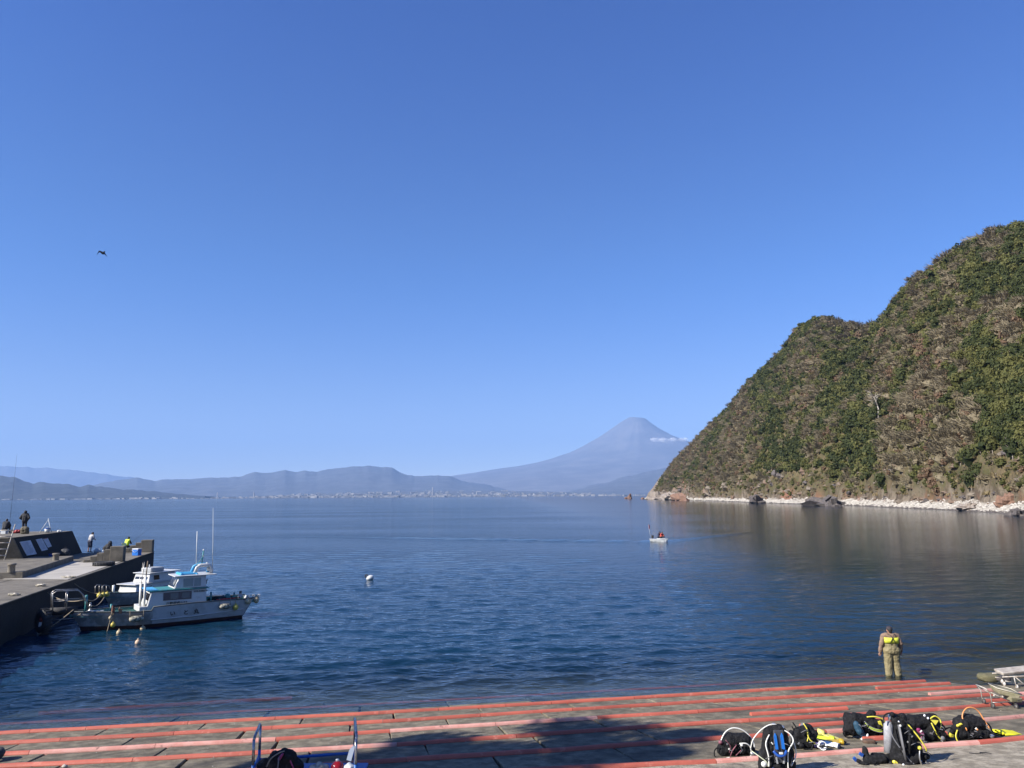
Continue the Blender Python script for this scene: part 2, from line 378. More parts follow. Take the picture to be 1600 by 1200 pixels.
cone([(200, 781, 0), (300, 780.5, 0), (430, 778.6, 0), (500, 773.5, 0)] + fuji + [(1560, 770, 0), (1700, 770.4, 0)], 996, 37900, far_rock)
rightr = [(870, 772, 21000), (900, 765, 21500), (930, 757, 22000), (960, 750, 22300), (985, 743, 22600), (1010, 737, 22800), (1035, 732, 23000), (1070, 726, 23000), (1150, 716, 23000), (1250, 722, 22800), (1400, 740, 22000), (1500, 765, 21000)]
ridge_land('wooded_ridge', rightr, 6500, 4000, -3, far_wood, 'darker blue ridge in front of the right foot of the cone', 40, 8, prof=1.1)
left_far = [(-260, 715, 47000), (-80, 724, 47000), (0, 728, 47000), (60, 731, 47000), (120, 735, 47000), (170, 741, 47000), (240, 752, 47000), (330, 766, 47000)]
ridge_land('faint_ridge', left_far, 4000, 1500, -3, far_rock, 'faintest ridge low on the left horizon', 90, 12, prof=0.9)
mid = [(100, 768, 24500), (150, 757, 25000), (190, 749, 25500), (215, 746, 25500), (245, 751, 25500), (270, 749, 25500), (300, 748, 25600), (330, 746.5, 25600), (360, 746, 25700), (385, 741, 25800), (400, 739, 25800), (415, 740, 25800), (432, 736, 25800), (446, 734.5, 25800), (460, 737.5, 25900),
       (478, 735, 26000), (495, 737.5, 26000), (515, 733, 26000), (540, 730.5, 26000), (560, 728, 26000), (575, 727.5, 26000), (592, 729.5, 26000), (612, 732, 25900), (630, 738, 25800), (648, 744, 25700), (665, 745, 25600), (685, 742.5, 25700), (700, 744.5, 25600), (730, 752, 25400), (790, 764, 25000), (840, 772, 24500)]
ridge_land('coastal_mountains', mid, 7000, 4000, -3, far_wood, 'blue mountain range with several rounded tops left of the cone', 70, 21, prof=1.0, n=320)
near_l = [(-300, 730, 14500), (-120, 738, 14500), (-40, 744, 14500), (0, 743.5, 14500), (20, 744.5, 14500), (38, 752, 14500), (52, 755, 14500), (68, 752, 14500), (82, 755, 14500), (100, 758.5, 14500), (125, 758.5, 14600), (138, 757, 14600), (152, 760.5, 14700), (190, 763.5, 14800), (225, 767, 15000), (260, 770, 15200), (320, 775, 15400)]
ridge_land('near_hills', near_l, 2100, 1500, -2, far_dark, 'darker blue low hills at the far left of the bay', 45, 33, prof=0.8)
# far plain the mountains stand on
pl = MB().box((1500, 31200, -3.5), (66000, 38000, 9)); pl.build('far_shore', far_wood, kind='structure', label='low far shore under the mountains')
PLAIN = [(330, 778.0, 18500), (400, 775, 18500), (470, 771.5, 18500), (560, 768, 18500), (700, 766.5, 18500), (800, 767, 18500), (900, 769, 18500), (1000, 772, 18500), (1090, 774, 18500)]
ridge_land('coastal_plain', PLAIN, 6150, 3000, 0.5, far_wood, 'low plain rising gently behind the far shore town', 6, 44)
# distant town: pale buildings along the far shore
town_m = mat('town_walls', (0.30, 0.295, 0.29), 0.8, col2=(0.13, 0.13, 0.13), scale=0.02, wcoord=True)
tb = MB(); rr = random.Random(5)
def town(px0, px1, n, y0, y1, hmin, hmax, wmin, wmax):
    for _ in range(n):
        Yd = rr.uniform(y0, y1); px_ = rr.uniform(px0, px1); Yd = y0 + (Yd - y0) * rr.random(); p = at_dist(px_, 776, Yd)
        cz = max(0.5, at_dist(px_, np.interp(px_, [q_[0] for q_ in PLAIN], [q_[1] for q_ in PLAIN]), 18500)[2]) if 330 < px_ < 1090 else 0.5
        z0 = 1 + max(0, cz) * min(1, max(0, (Yd - 12350) / 6150))
        w = rr.uniform(wmin, wmax); h = rr.uniform(hmin, hmax)
        tb.box((p[0], Yd, z0 + h / 2 - 2), (w, w * 0.6, h + 4), Rz(rr.uniform(-20, 20)))
town(-20, 205, 70, 12300, 12900, 6, 18, 25, 100)
town(205, 430, 60, 12300, 14500, 8, 30, 25, 110)
town(400, 700, 330, 12300, 17500, 8, 32, 20, 110)
town(640, 960, 170, 12300, 18500, 8, 30, 20, 100)
town(960, 1012, 12, 12300, 14000, 8, 24, 20, 80)
tb.build('distant_town', town_m, kind='stuff', label='pale specks of a town along the far shore'); bpy.data.objects['distant_town']['category'] = 'town'
chim_w = mat('chimney_white', (0.26, 0.26, 0.27), 0.8); chim_r = mat('chimney_red', (0.5, 0.12, 0.08), 0.6)
for px, top, lab in ((340, 769.5, 'shorter distant white chimney left of the far town'), (397, 768.5, 'distant white chimney with wide foot at the left edge of the far town'), (676, 761.5, 'tallest distant white tower standing in the far town'), (745, 768, 'small distant white tower at the right of the far town')):
    p = at_dist(px, top, 12600); e = empty('chimney', (p[0], p[1], 5), 0, lab, 'chimney', 'towers on the far shore')
    h = p[2] - 5
    c = MB().lathe([(17, 0), (11, h * .15), (9, h * .7)], n=10); c.build('shaft', chim_w, e)
    c = MB().lathe([(9.2, h * .7), (8, h), (0, h)], n=10); c.build('top_section', chim_w if top > 765 else chim_w, e)
    MB().box((0, 0, 6), (60, 30, 16)).build('foot_building', town_m, e)
# little clouds by the shoulder of the cone
cm = mat('cloud_white', (0.8, 0.8, 0.8), 1.0)
_t = N(cm.node_tree, 'ShaderNodeBsdfTransparent'); _m = N(cm.node_tree, 'ShaderNodeMixShader'); _m.inputs[0].default_value = 0.16
cm.node_tree.links.new(_t.outputs[0], _m.inputs[1]); cm.node_tree.links.new(cm.node_tree.nodes['Principled BSDF'].outputs[0], _m.inputs[2]); cm.node_tree.links.new(_m.outputs[0], cm.node_tree.nodes['Material Output'].inputs['Surface'])
for k, (px, py, sx, sz, lab) in enumerate(((1030, 687.5, 330, 60, 'small white cloud beside the right slope of the cone'), (1060, 687, 300, 55, 'second small cloud further down the right slope of the cone'))):
    p = at_dist(px, py, 31500); c = MB(); r_ = random.Random(k + 2)
    for j in range(9):
        c.ball((r_.uniform(-sx, sx), r_.uniform(-150, 150), r_.uniform(-sz, sz) * .4), (r_.uniform(.25, .5) * sx, 160, r_.uniform(.8, 1.6) * sz), 12, 8, jit=0.5, seed=j + k * 9)
    o = c.build('cloud', cm, None, p); tag(o, lab, 'cloud', 'clouds beside the cone')

# ------------------------------------------------------------------ headland
shore = [(1006, 779.7, 1420), (1012, 779.7, 1400), (1030, 780.0, 1250), (1060, 781.0, 1040), (1090, 782.2, 880), (1130, 783.8, 730), (1165, 785.2, 620), (1200, 786.7, 535), (1250, 788.2, 470), (1310, 790.5, 410), (1360, 793, 355), (1400, 795, 320), (1450, 797.5, 285),
         (1500, 800.5, 253), (1550, 803.5, 226), (1600, 806.5, 205), (1700, 0, 170), (1850, 0, 130), (2050, 0, 95), (2400, 0, 60)]
ridge = [(1006, 779.2, 1421), (1010, 777, 1412), (1013, 770, 1404), (1020, 762, 1395), (1030, 747, 1380), (1045, 731, 1350), (1062, 712, 1310), (1080, 697, 1285), (1100, 675, 1250), (1115, 661, 1225), (1130, 648, 1200), (1147, 628, 1165), (1160, 609, 1140), (1180, 589, 1100), (1200, 572, 1060), (1225, 549, 1010), (1240, 525, 960), (1258, 508, 900), (1275, 501, 860),
         (1295, 501, 840), (1320, 510, 820), (1345, 515, 800), (1360, 518, 780), (1366, 513, 730), (1385, 495, 690), (1400, 471, 660), (1425, 445, 620), (1465, 422, 580), (1490, 402, 560), (1520, 384, 540), (1560, 366, 520), (1580, 357, 510), (1600, 356, 500),
         (1640, 350, 480), (1700, 345, 455), (1800, 350, 420), (1950, 360, 380), (2400, 420, 330)]
NC = 420
pxs = np.interp(np.linspace(0, 1, NC), [0, .12, .75, 1], [1006, 1050, 1620, 2400])
sY = np.interp(pxs, [s[0] for s in shore], [s[2] for s in shore])
rY = np.interp(pxs, [s[0] for s in ridge], [s[2] for s in ridge]); rPy = np.interp(pxs, [s[0] for s in ridge], [s[1] for s in ridge])
VR = list(np.linspace(0, 0.045, 6)) + list(np.linspace(0.05, 0.09, 26)) + list(np.linspace(0.096, 1.0, 150)) + [1.04, 1.12, 1.3, 1.6, 2.0]
VR = np.array(VR); HV = np.zeros((len(VR), NC, 3))
for j in range(NC):
    R = at_dist(pxs[j], rPy[j], rY[j]); hor = (R[0] / R[1])
    S = np.array([hor * sY[j], sY[j], 0.0])
    H = R[2]
    # base cliff 6 to 14 m high behind a low beach
    for i, v in enumerate(VR):
        if v <= 1:
            Yv = S[1] + (R[1] - S[1]) * v; Xv = S[0] + (R[0] - S[0]) * v
            beach = min(1.0, v / 0.05); cliff = min(1, max(0, (v - 0.05) / (0.022 + 0.012 * math.sin(j * .11) + .008 * math.sin(j * .37))))
            lowz = -0.6 + 3.9 * beach + 7.0 * cliff * min(1, H / 30)
            hz_ = lowz + (H - lowz) * (max(0.0, v - 0.05) / 0.95) ** 0.93 if H > 8 else -0.6 + (H + .6) * v
            HV[i, j] = (Xv, Yv, min(hz_, H) if v == 1 else hz_)
        else:
            k = v - 1; HV[i, j] = (R[0] + 60 * k, R[1] + 160 * k, R[2] * (1 - 0.7 * k) - 2 * k)
# relief: spurs and gullies that die out at the shore and the crest
for i, v in enumerate(VR):
    if v >= 1: continue
    for j in range(NC):
        p = Vector(HV[i, j]); e = min(1, v / 0.12) * min(1, (1 - v) / 0.12)
        g = mnoise.noise(Vector((p.x * 0.010 + p.y * 0.004, p.y * 0.011, 1))) * 15 + mnoise.noise(Vector((p.x * 0.03, p.y * 0.03, 4))) * 5
        sm = mnoise.fractal(p * 0.11, 1.0, 2.0, 4) * (1.6 if v < 0.12 else 0.8)
        sc = min(1, HV[i, j, 2] / 20)
        HV[i, j, 2] += g * e * sc * min(1, HV[-6, j, 2] / 120) + sm * min(1, v / 0.03)
        HV[i, j, 0] += sm * 0.8 * min(1, v / .03)
headm = bpy.data.materials.new('hillside_ground'); headm.use_nodes = True; nt = headm.node_tree
b = nt.nodes['Principled BSDF']; b.inputs['Roughness'].default_value = 0.95; b.inputs['Specular IOR Level'].default_value = 0.1
geo = N(nt, 'ShaderNodeNewGeometry'); sp = N(nt, 'ShaderNodeSeparateXYZ'); nt.links.new(geo.outputs['Position'], sp.inputs[0])
def hn_(scale, det=8, w=0.0, st=(1, 1, 1)):
    mp = N(nt, 'ShaderNodeMapping'); mp.inputs['Scale'].default_value = st; nt.links.new(geo.outputs['Position'], mp.inputs[0])
    n = N(nt, 'ShaderNodeTexNoise', noise_dimensions='4D'); n.inputs['Scale'].default_value = scale; n.inputs['Detail'].default_value = det; n.inputs['Roughness'].default_value = .65; n.inputs['W'].default_value = w
    nt.links.new(mp.outputs[0], n.inputs['Vector']); return n.outputs['Fac']
def mr(src, a, b_, c=0.0, d=1.0):
    r = N(nt, 'ShaderNodeMapRange', interpolation_type='SMOOTHSTEP'); nt.links.new(src, r.inputs[0])
    for k, q in zip(('From Min', 'From Max', 'To Min', 'To Max'), (a, b_, c, d)): r.inputs[k].default_value = q
    return r.outputs[0]
def mx(f, A, B):
    x = N(nt, 'ShaderNodeMix', data_type='RGBA'); nt.links.new(f, x.inputs[0])
    for k, q in ((6, A), (7, B)):
        if isinstance(q, tuple): x.inputs[k].default_value = (*q, 1)
        else: nt.links.new(q, x.inputs[k])
    return x.outputs[2]
def mth(op, A, B):
    x = N(nt, 'ShaderNodeMath', operation=op)
    for k, q in ((0, A), (1, B)):
        if isinstance(q, (int, float)): x.inputs[k].default_value = q
        else: nt.links.new(q, x.inputs[k])
    return x.outputs[0]
grass = mx(mr(hn_(0.06), .38, .62), (0.075, 0.062, 0.034), (0.13, 0.10, 0.056))
grass = mx(mr(hn_(0.25, 8, 3.0), .45, .62), grass, (0.085, 0.080, 0.036))
rock = mx(mr(hn_(0.22, 8, 5.0, (1, 1, .8)), .40, .6), (0.085, 0.066, 0.048), (0.19, 0.155, 0.115))
rock = mx(mr(hn_(0.045, 6, 9.0), .50, .60), rock, (0.20, 0.10, 0.065))
rock = mx(mr(hn_(0.5, 6, 2.0, (1, 1, .8)), .62, .70), rock, (0.055, 0.045, 0.045))
hgt = mth('ADD', sp.outputs['Z'], mth('MULTIPLY', hn_(0.05, 6, 8.0), 26.0))
hgt = mth('SUBTRACT', hgt, mr(sp.outputs['Y'], 930, 1150, 0.0, 60.0))
col = mx(mr(hgt, 15, 26), rock, grass)
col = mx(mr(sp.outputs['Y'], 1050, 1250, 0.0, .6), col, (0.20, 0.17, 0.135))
col = mx(mr(mth('ADD', sp.outputs['Z'], mth('MULTIPLY', hn_(0.12, 4, 3.3), 3.0)), 3.6, 5.0), (0.34, 0.315, 0.27), col)
nt.links.new(col, b.inputs['Base Color'])
bp = N(nt, 'ShaderNodeBump'); bp.inputs['Distance'].default_value = 1.0; nt.links.new(hn_(0.45, 10, 1.0), bp.inputs['Height']); nt.links.new(bp.outputs[0], b.inputs['Normal'])
link('headland', np_mesh('headland', HV.reshape(-1, 3), grid_faces(len(VR), NC), headm), kind='structure', label='steep wooded headland on the right of the bay')
# a bare cliff face at the tip of the headland and outcrops along its foot are real rocks
def rock_mesh(seed, n=14, m=9, jit=0.9, flat=0.7):
    q = MB(); q.ball((0, 0, 0), (1, 1, flat), n, m, jit=jit, seed=seed)
    vs = []
    for v in q.v:
        p = Vector(v); d = mnoise.noise(p * 2.3 + Vector((seed, 0, 0))) * .28 + mnoise.noise(p * 5.1 + Vector((0, seed, 0))) * .12
        p = p * (1 + d); vs.append(tuple(p))
    q.v = vs; q.sm = [False] * len(q.f)
    return q
rk_pale = mat('pale_rock', (0.27, 0.23, 0.19), 0.9, col2=(0.14, 0.11, 0.09), scale=1.2, bump=0.15, bscale=3)
rk_dark = mat('dark_rock', (0.055, 0.048, 0.045), 0.85, col2=(0.12, 0.10, 0.09), scale=1.5, bump=0.15, bscale=3)
rk_red = mat('red_rock', (0.20, 0.115, 0.075), 0.9, col2=(0.12, 0.07, 0.05), scale=1.5, bump=0.15, bscale=3)
def big_rock(px, py, w, h, m, lab, seed, z=0.0, dy=None, cat='rock', grp='rocks at the foot of the headland', v=None):
    p = on_level(px, py, z)
    if v is not None: p = HV[int(np.interp(v, VR, np.arange(len(VR)))), int(np.interp(px, pxs, np.arange(NC)))].copy()
    q = rock_mesh(seed); S = p[1] / FPX
    q.v = [(x * w * S / 2, y_ * (dy or w * S / 2), z_ * h * S / .7) for x, y_, z_ in q.v]
    o = q.build('rock', m, None, (p[0], p[1], max(0, p[2] - .3) if v is not None else 0)); tag(o, lab, cat, grp); return o
big_rock(1285, 790.5, 46, 13, rk_dark, 'largest dark boulder on the white beach under the headland', 2)
big_rock(1266, 790, 18, 9, rk_dark, 'small dark boulder against the left end of the largest one', 9)
big_rock(1302, 791, 22, 11, rk_dark, 'low dark boulder against the right end of the largest one', 14)
big_rock(1181, 786.5, 20, 10, rk_dark, 'dark boulder by itself at the waterline left of the white stones', 3)
big_rock(984, 779.3, 7, 6, rk_red, 'small brown sea stack off the tip of the headland', 4)
big_rock(978, 779.2, 5, 2.5, rk_red, 'tiny low rock beside the brown sea stack', 7)
big_rock(1004, 779.8, 6, 2, rk_red, 'low reef between the sea stack and the headland tip', 5)
big_rock(1535, 797, 30, 12, rk_red, 'orange rock outcrop at the back of the beach', 6, v=.045)
big_rock(1585, 797, 34, 9, rk_red, 'wide orange outcrop nearest the right edge of the beach', 11, v=.046)
big_rock(1590, 806, 26, 9, rk_dark, 'dark grey boulder at the waterline by the right edge', 12)
big_rock(1478, 800, 30, 6, rk_pale, 'flat grey boulder on the beach between pale stones', 15, v=.02)
for px, w, h, sd, lab in ((1024, 30, 8, 21, 'pale bare cliff rock at the tip of the headland'), (1046, 20, 11, 22, 'whitish rock face just right of the tip cliff'), (1064, 22, 9, 23, 'purple brown rock face beside the whitish one')):
    big_rock(px, 779.6 + (px - 1012) * .05, w, h, rk_pale if sd < 23 else rk_red, lab, sd, dy=22)
# jagged outcrops and fallen blocks along the foot of the cliff
q = MB(); rr = random.Random(21); protos = [rock_mesh(s + 40, 8, 5, 1.0, .9) for s in range(6)]
for k in range(330):
    px = 1016 + 640 * rr.random() ** 0.8; j = int(np.interp(px, pxs, np.arange(NC))); ii_ = np.interp(.046 + .06 * rr.random() ** 1.5, VR, np.arange(len(VR)))
    p = HV[int(ii_), j]; S = p[1] / FPX; s = (1.0 + 3.6 * rr.random() ** 2.2) * S * 1.6
    pr = protos[k % 6]; a = rr.uniform(0, 6.28); ca, sa = math.cos(a), math.sin(a); tl = rr.uniform(.35, .9)
    q.add([(p[0] + (x * ca - y_ * sa) * s, p[1] + (x * sa + y_ * ca) * s, p[2] + z_ * s * tl) for x, y_, z_ in pr.v], pr.f, rr.choice((0, 0, 1, 2, 2)), False)
o = q.build('cliff_outcrops', [mat('outcrop_brown', (0.11, 0.088, 0.065), .95, col2=(.18, .15, .115), scale=.3, wcoord=True), rk_dark, mat('outcrop_rust', (0.15, 0.098, 0.066), .95, col2=(.15, .12, .09), scale=.3, wcoord=True)], kind='stuff'); tag(o, 'broken brown and rusty rocks sticking out of the foot of the cliff', 'rocks')
# beach stones
q = MB(); rr = random.Random(9); protos = [rock_mesh(s, 6, 4, .6, .6) for s in range(5)]
for k in range(6500):
    px = 1020 + 580 * rr.random() ** 0.55 + (rr.random() < .1) * 60; j = int(np.interp(px, pxs, np.arange(NC)))
    v = rr.random() ** 1.2 * 0.05; i0 = np.searchsorted(VR, v); p = HV[min(i0, 6), j]; p0 = HV[max(i0 - 1, 0), j]
    c = p0 + (p - p0) * rr.random(); S = c[1] / FPX; s = S * rr.uniform(.8, 2.6) * .62
    pr = protos[k % 5]; a = rr.uniform(0, 6.28); ca, sa = math.cos(a), math.sin(a)
    wet = c[2] < 0.35 + .3 * rr.random()
    q.add([(c[0] + (x * ca - y_ * sa) * s * 1.3, c[1] + (x * sa + y_ * ca) * s * 1.3, max(c[2], 0) + z_ * s * .8) for x, y_, z_ in pr.v], pr.f, 1 if wet or rr.random() < .06 else 0, False)
o = q.build('beach_stones', [rk_pale_b := mat('beach_stone', (0.50, 0.465, 0.41), 0.9, col2=(0.28, 0.25, 0.21), scale=0.5, wcoord=True), rk_dark], kind='stuff'); tag(o, 'white and grey stones heaped along the foot of the headland', 'stones')

# ------------------------------------------------------------------ trees on the headland
M_TREE = {'dark': foliage_mat('leaf_dark_green', (0.030, 0.040, 0.013), (0.074, 0.086, 0.028)),
          'mid': foliage_mat('leaf_mid_green', (0.070, 0.078, 0.023), (0.145, 0.142, 0.046)),
          'yel': foliage_mat('leaf_yellow_green', (0.075, 0.078, 0.026), (0.135, 0.128, 0.048)),
          'bare': foliage_mat('grey_brown_twigs', (0.145, 0.120, 0.075), (0.25, 0.21, 0.135), .1),
          'rus': foliage_mat('russet_leaves', (0.14, 0.088, 0.054), (0.22, 0.150, 0.095)),
          'dry': foliage_mat('dry_grass', (0.17, 0.135, 0.065), (0.27, 0.21, 0.11), .3)}
bark = mat('bark', (0.17, 0.14, 0.11), 0.9, col2=(0.30, 0.26, 0.22), scale=3)
def crown_arrays(seed, ncl, leaf, kind):
    """quads spread through a lumpy crown volume about 1 wide, base at z=0; returns verts, faces, tone"""
    r = np.random.default_rng(seed); V_, F_, T_ = [], [], []
    lobes = []
    for k in range(7 if kind != 'dry' else 1):
        a = r.random() * 6.28; rad = 0.05 + .30 * r.random() if k else 0
        lobes.append((math.cos(a) * rad, math.sin(a) * rad, .38 + .30 * r.random(), .18 + .15 * r.random()))
    for c in range(ncl):
        lx, ly, lz, lr = lobes[c % len(lobes)]
        d = r.normal(size=3); d /= np.linalg.norm(d)
        if d[2] < -0.35: d[2] *= -1
        rad = lr * (0.75 + .35 * r.random())
        p = np.array([lx, ly, lz]) + d * rad * np.array([1.15, 1.15, .85])
        if kind == 'bare':                                   # wind-combed sprays of twigs
            t = np.array([-.75, -.35, .35]) + r.normal(size=3) * .28; t /= np.linalg.norm(t)
            s = np.cross(t, r.normal(size=3)); s /= np.linalg.norm(s); L = leaf * 2.1; w = leaf * .20
            q = [p - s * w, p + s * w, p + t * L + s * w * .3, p + t * L - s * w * .3]
        elif kind == 'dry':
            p = np.array([r.normal() * .28, r.normal() * .28, 0]); t = np.array([r.normal() * .35, r.normal() * .35, 1.0]); s = np.array([r.normal(), r.normal(), 0]); s /= np.linalg.norm(s)
            L = leaf * (1.0 + r.random()); w = leaf * .42; q = [p - s * w, p + s * w, p + t * L + s * w * .2, p + t * L - s * w * .2]
        else:
            nrm = d + r.normal(size=3) * .28; nrm /= np.linalg.norm(nrm)
            s = np.cross(nrm, r.normal(size=3)); s /= np.linalg.norm(s); t = np.cross(nrm, s)
            w = leaf * (.6 + .8 * r.random()); q = [p - s * w, p - t * w * .8, p + s * w, p + t * w * .8 + nrm * w * .3]
        k0 = len(V_); V_ += [tuple(x) for x in q]; F_.append((k0, k0 + 1, k0 + 2, k0 + 3))
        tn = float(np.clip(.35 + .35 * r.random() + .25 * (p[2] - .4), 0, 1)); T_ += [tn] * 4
    return np.array(V_), np.array(F_), np.array(T_)
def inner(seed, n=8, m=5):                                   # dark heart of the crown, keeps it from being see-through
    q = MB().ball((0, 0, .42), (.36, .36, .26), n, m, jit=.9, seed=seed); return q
# sample the hillside
tri_u = RNG.random(80000); tri_v = RNG.random(80000)
jj = (tri_u * (NC - 1.01)); ii = np.interp(0.053 + 0.962 * tri_v, VR, np.arange(len(VR)))
def samp(i, j):
    i0 = int(i); j0 = int(j); fi, fj = i - i0, j - j0; i1 = min(i0 + 1, len(VR) - 1); j1 = min(j0 + 1, NC - 1)
    return (HV[i0, j0] * (1 - fi) * (1 - fj) + HV[i1, j0] * fi * (1 - fj) + HV[i0, j1] * (1 - fi) * fj + HV[i1, j1] * fi * fj)
cands = []; cell = {}
for k in range(len(jj)):
    p = samp(ii[k], jj[k]); px = np.interp(jj[k], np.arange(NC), pxs); v = float(np.interp(ii[k], np.arange(len(VR)), VR))
    if p[2] < 4.2 or px > 1900 and k % 3: continue
    if px < 1085 and RNG.random() < .05 + (1085 - px) / 100 and v < .93: continue
    if p[1] > 1330: continue
    n1 = mnoise.noise(Vector((jj[k] * .045 + 3, v * 1.6, 2.2))) * .8 + mnoise.noise(Vector((p[0] * .012, p[1] * .012, 2.2))) * .45; n2 = mnoise.noise(Vector((p[0] * .035, p[1] * .035 , p[2] * .03 + 6.1)))
    r_ = RNG.random(); left = np.clip((1330 - px) / 250, 0, 1)
    low = p[2] < 9 + 34 * max(-.1, n2) + 10 * n1 + left * 4
    if low:
        kind = 'dry' if r_ < .50 else ('mid' if r_ < .66 else ('yel' if r_ < .78 else ('bare' if r_ < .93 else 'rus')))
    else:
        g = .50 + .62 * n1 + .62 * n2 - left * .16
        if v > .93: g += .12
        if g > .56: kind = 'dark' if r_ < .5 else 'mid'
        elif g > .38: kind = ('mid', 'dark', 'yel', 'bare', 'dry')[int(r_ * 4.99)]
        elif g > .22: kind = ('bare', 'bare', 'rus', 'mid', 'dry')[int(r_ * 4.99)]
        else: kind = ('bare', 'dry', 'rus', 'bare', 'yel')[int(r_ * 4.99)]
    base = {'dark': 6.5, 'mid': 5.5, 'yel': 4.5, 'bare': 6.5, 'rus': 4.5, 'dry': 2.6}[kind]
    s = base * (.65 + .8 * RNG.random()) * (1 + .25 * (p[1] > 700)) * (1 - .25 * left)
    s = s * (.6 if low and kind != 'dry' else 1); key = (int(p[0] / 3), int(p[1] / 3)); ok = True
    rad = s * .36
    for a in range(-2, 3):
        for b2 in range(-2, 3):
            for (q, rq) in cell.get((key[0] + a, key[1] + b2), ()):
                if abs(q[0] - p[0]) + abs(q[1] - p[1]) < (rad + rq) * .74 : ok = False; break
            if not ok: break
        if not ok: break
    if not ok: continue
    cell.setdefault(key, []).append((p, rad)); cands.append((p, s, kind, px, v))
inview = [c for c in cands if c[3] < 1625 and c[2] != 'dry']
inview.sort(key=lambda c: -(c[1] / c[0][1]))
single = inview[:290]; sid = {id(c) for c in single}
rest = [c for c in cands if id(c) not in sid]
KINDS_ = ['dark', 'mid', 'yel', 'bare', 'rus', 'dry']
WORDS = {'dark': 'dark evergreen', 'mid': 'mid green', 'yel': 'yellowish green', 'bare': 'grey brown bare', 'rus': 'russet brown'}
# one pale dead tree stands out on the slope
_j = int(np.interp(1361, pxs, np.arange(NC))); _c = [HV[i_, _j] for i_ in range(30, len(VR) - 6)]
def _py(p_):
    d_ = p_ - EYE; z_ = d_ @ _fw; return 600 - FPX * (d_ @ _up) / z_
_b = min(_c, key=lambda p_: abs(_py(p_) - 655)); dead = empty('dead_tree', (float(_b[0]) - 2.0, float(_b[1]) - 5, float(_b[2]) + 1), 0, 'pale leafless dead tree leaning out of the green slope', 'tree')
dm = mat('dead_wood', (.40, .36, .31), .9); q = MB(); q.tube([(0, 0, -2), (.3, -.2, 4), (-1.2, -.4, 9), (-2.5, -.5, 12)], [.45, .38, .28, .14], 7); q.build('trunk', dm, dead); rr = random.Random(6); q = MB()
for k_ in range(26):
    t_ = rr.uniform(.45, 1); b0 = Vector((0.3 - 2.8 * t_ + .3, -.4, 12.5 * t_)); L_ = rr.uniform(3, 6); a_ = Vector((rr.uniform(-1.2, .6), rr.uniform(-.5, .2), rr.uniform(.1, .8))).normalized(); q.tube([b0, b0 + a_ * L_ * .5 + Vector((0, 0, .3)), b0 + a_ * L_ + Vector((-.4, 0, -.2))], [.16, .10, .04], 4)
q.build('branches', dm, dead, kind='stuff')
# joined mass of the smaller ones
protoR = {k: [crown_arrays(100 + i * 7 + K * 31, {'dry': 30, 'bare': 70}.get(k, 60), {'dry': .20, 'bare': .17}.get(k, .105), k) for i in range(4)] for K, k in enumerate(KINDS_)}
inn = [inner(s) for s in range(4)]; innV = [np.array(q.v) for q in inn]; innF = [np.array(q.f) for q in inn]
for k in KINDS_:
    Vs, Fs, Ts = [], [], []; off = 0
    for n_, c in enumerate([c for c in rest if c[2] == k]):
        p, s, _, px, v = c; A, Fq, T_ = protoR[k][n_ % 4]; a = RNG.random() * 6.28 * (k not in ('bare',)) + (RNG.normal() * .3 if k == 'bare' else 0); ca, sa = math.cos(a), math.sin(a)
        M_ = np.array([[ca, -sa, 0], [sa, ca, 0], [0, 0, 1]]) * s; hs = 1.0 + .25 * RNG.random()
        P = A @ M_.T; P[:, 2] *= hs; P += p - np.array([0, 0, .12 * s]); tb_ = RNG.normal() * .16
        Vs.append(P); Fs.append(Fq + off); Ts.append(np.clip(T_ + tb_, 0, 1)); off += len(P)
        if k != 'dry':
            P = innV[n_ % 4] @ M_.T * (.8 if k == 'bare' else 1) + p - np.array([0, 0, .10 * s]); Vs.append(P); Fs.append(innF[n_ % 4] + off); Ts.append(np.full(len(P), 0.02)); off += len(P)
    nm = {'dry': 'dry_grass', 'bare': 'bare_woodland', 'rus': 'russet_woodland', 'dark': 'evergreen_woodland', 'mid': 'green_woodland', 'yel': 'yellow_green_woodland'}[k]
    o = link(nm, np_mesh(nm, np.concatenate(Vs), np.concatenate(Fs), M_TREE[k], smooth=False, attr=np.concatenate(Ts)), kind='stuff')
    tag(o, {'dry': 'tufts of dry grass on the lower slope of the headland', 'bare': 'mass of small bare grey brown scrub on the headland', 'rus': 'mass of small russet scrub on the headland', 'dark': 'mass of small dark evergreen trees on the headland',
            'mid': 'mass of small mid green trees on the headland', 'yel': 'mass of small yellow green shrubs on the headland'}[k], 'woodland')
# the 290 largest stand as trees with trunk and crown
protoS = {}
for K, k in enumerate(KINDS_[:5]):
    protoS[k] = []
    for i in range(4):
        A, Fq, T_ = crown_arrays(500 + i * 13 + K * 37, 300 if k == 'bare' else 330, .115 if k == 'bare' else .055, k)
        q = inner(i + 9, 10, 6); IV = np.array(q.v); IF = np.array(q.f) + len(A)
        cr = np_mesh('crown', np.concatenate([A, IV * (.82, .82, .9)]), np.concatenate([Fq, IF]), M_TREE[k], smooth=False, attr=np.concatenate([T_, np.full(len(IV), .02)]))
        tk = MB(); r_ = random.Random(i + K * 5)
        tk.tube([(0, 0, -.25), (.01, .01, .15), (-.02, 0, .45)], [.035, .026, .014], 6)
        for b_i in range(5):
            a = r_.uniform(0, 6.28); z = r_.uniform(.12, .4); R_ = r_.uniform(.2, .36)
            tk.tube([(0, 0, z), (math.cos(a) * R_ * .5, math.sin(a) * R_ * .5, z + .12), (math.cos(a) * R_, math.sin(a) * R_, z + .22)], [.013, .009, .004], 4)
        protoS[k].append((cr, tk.mesh('trunk', bark)))
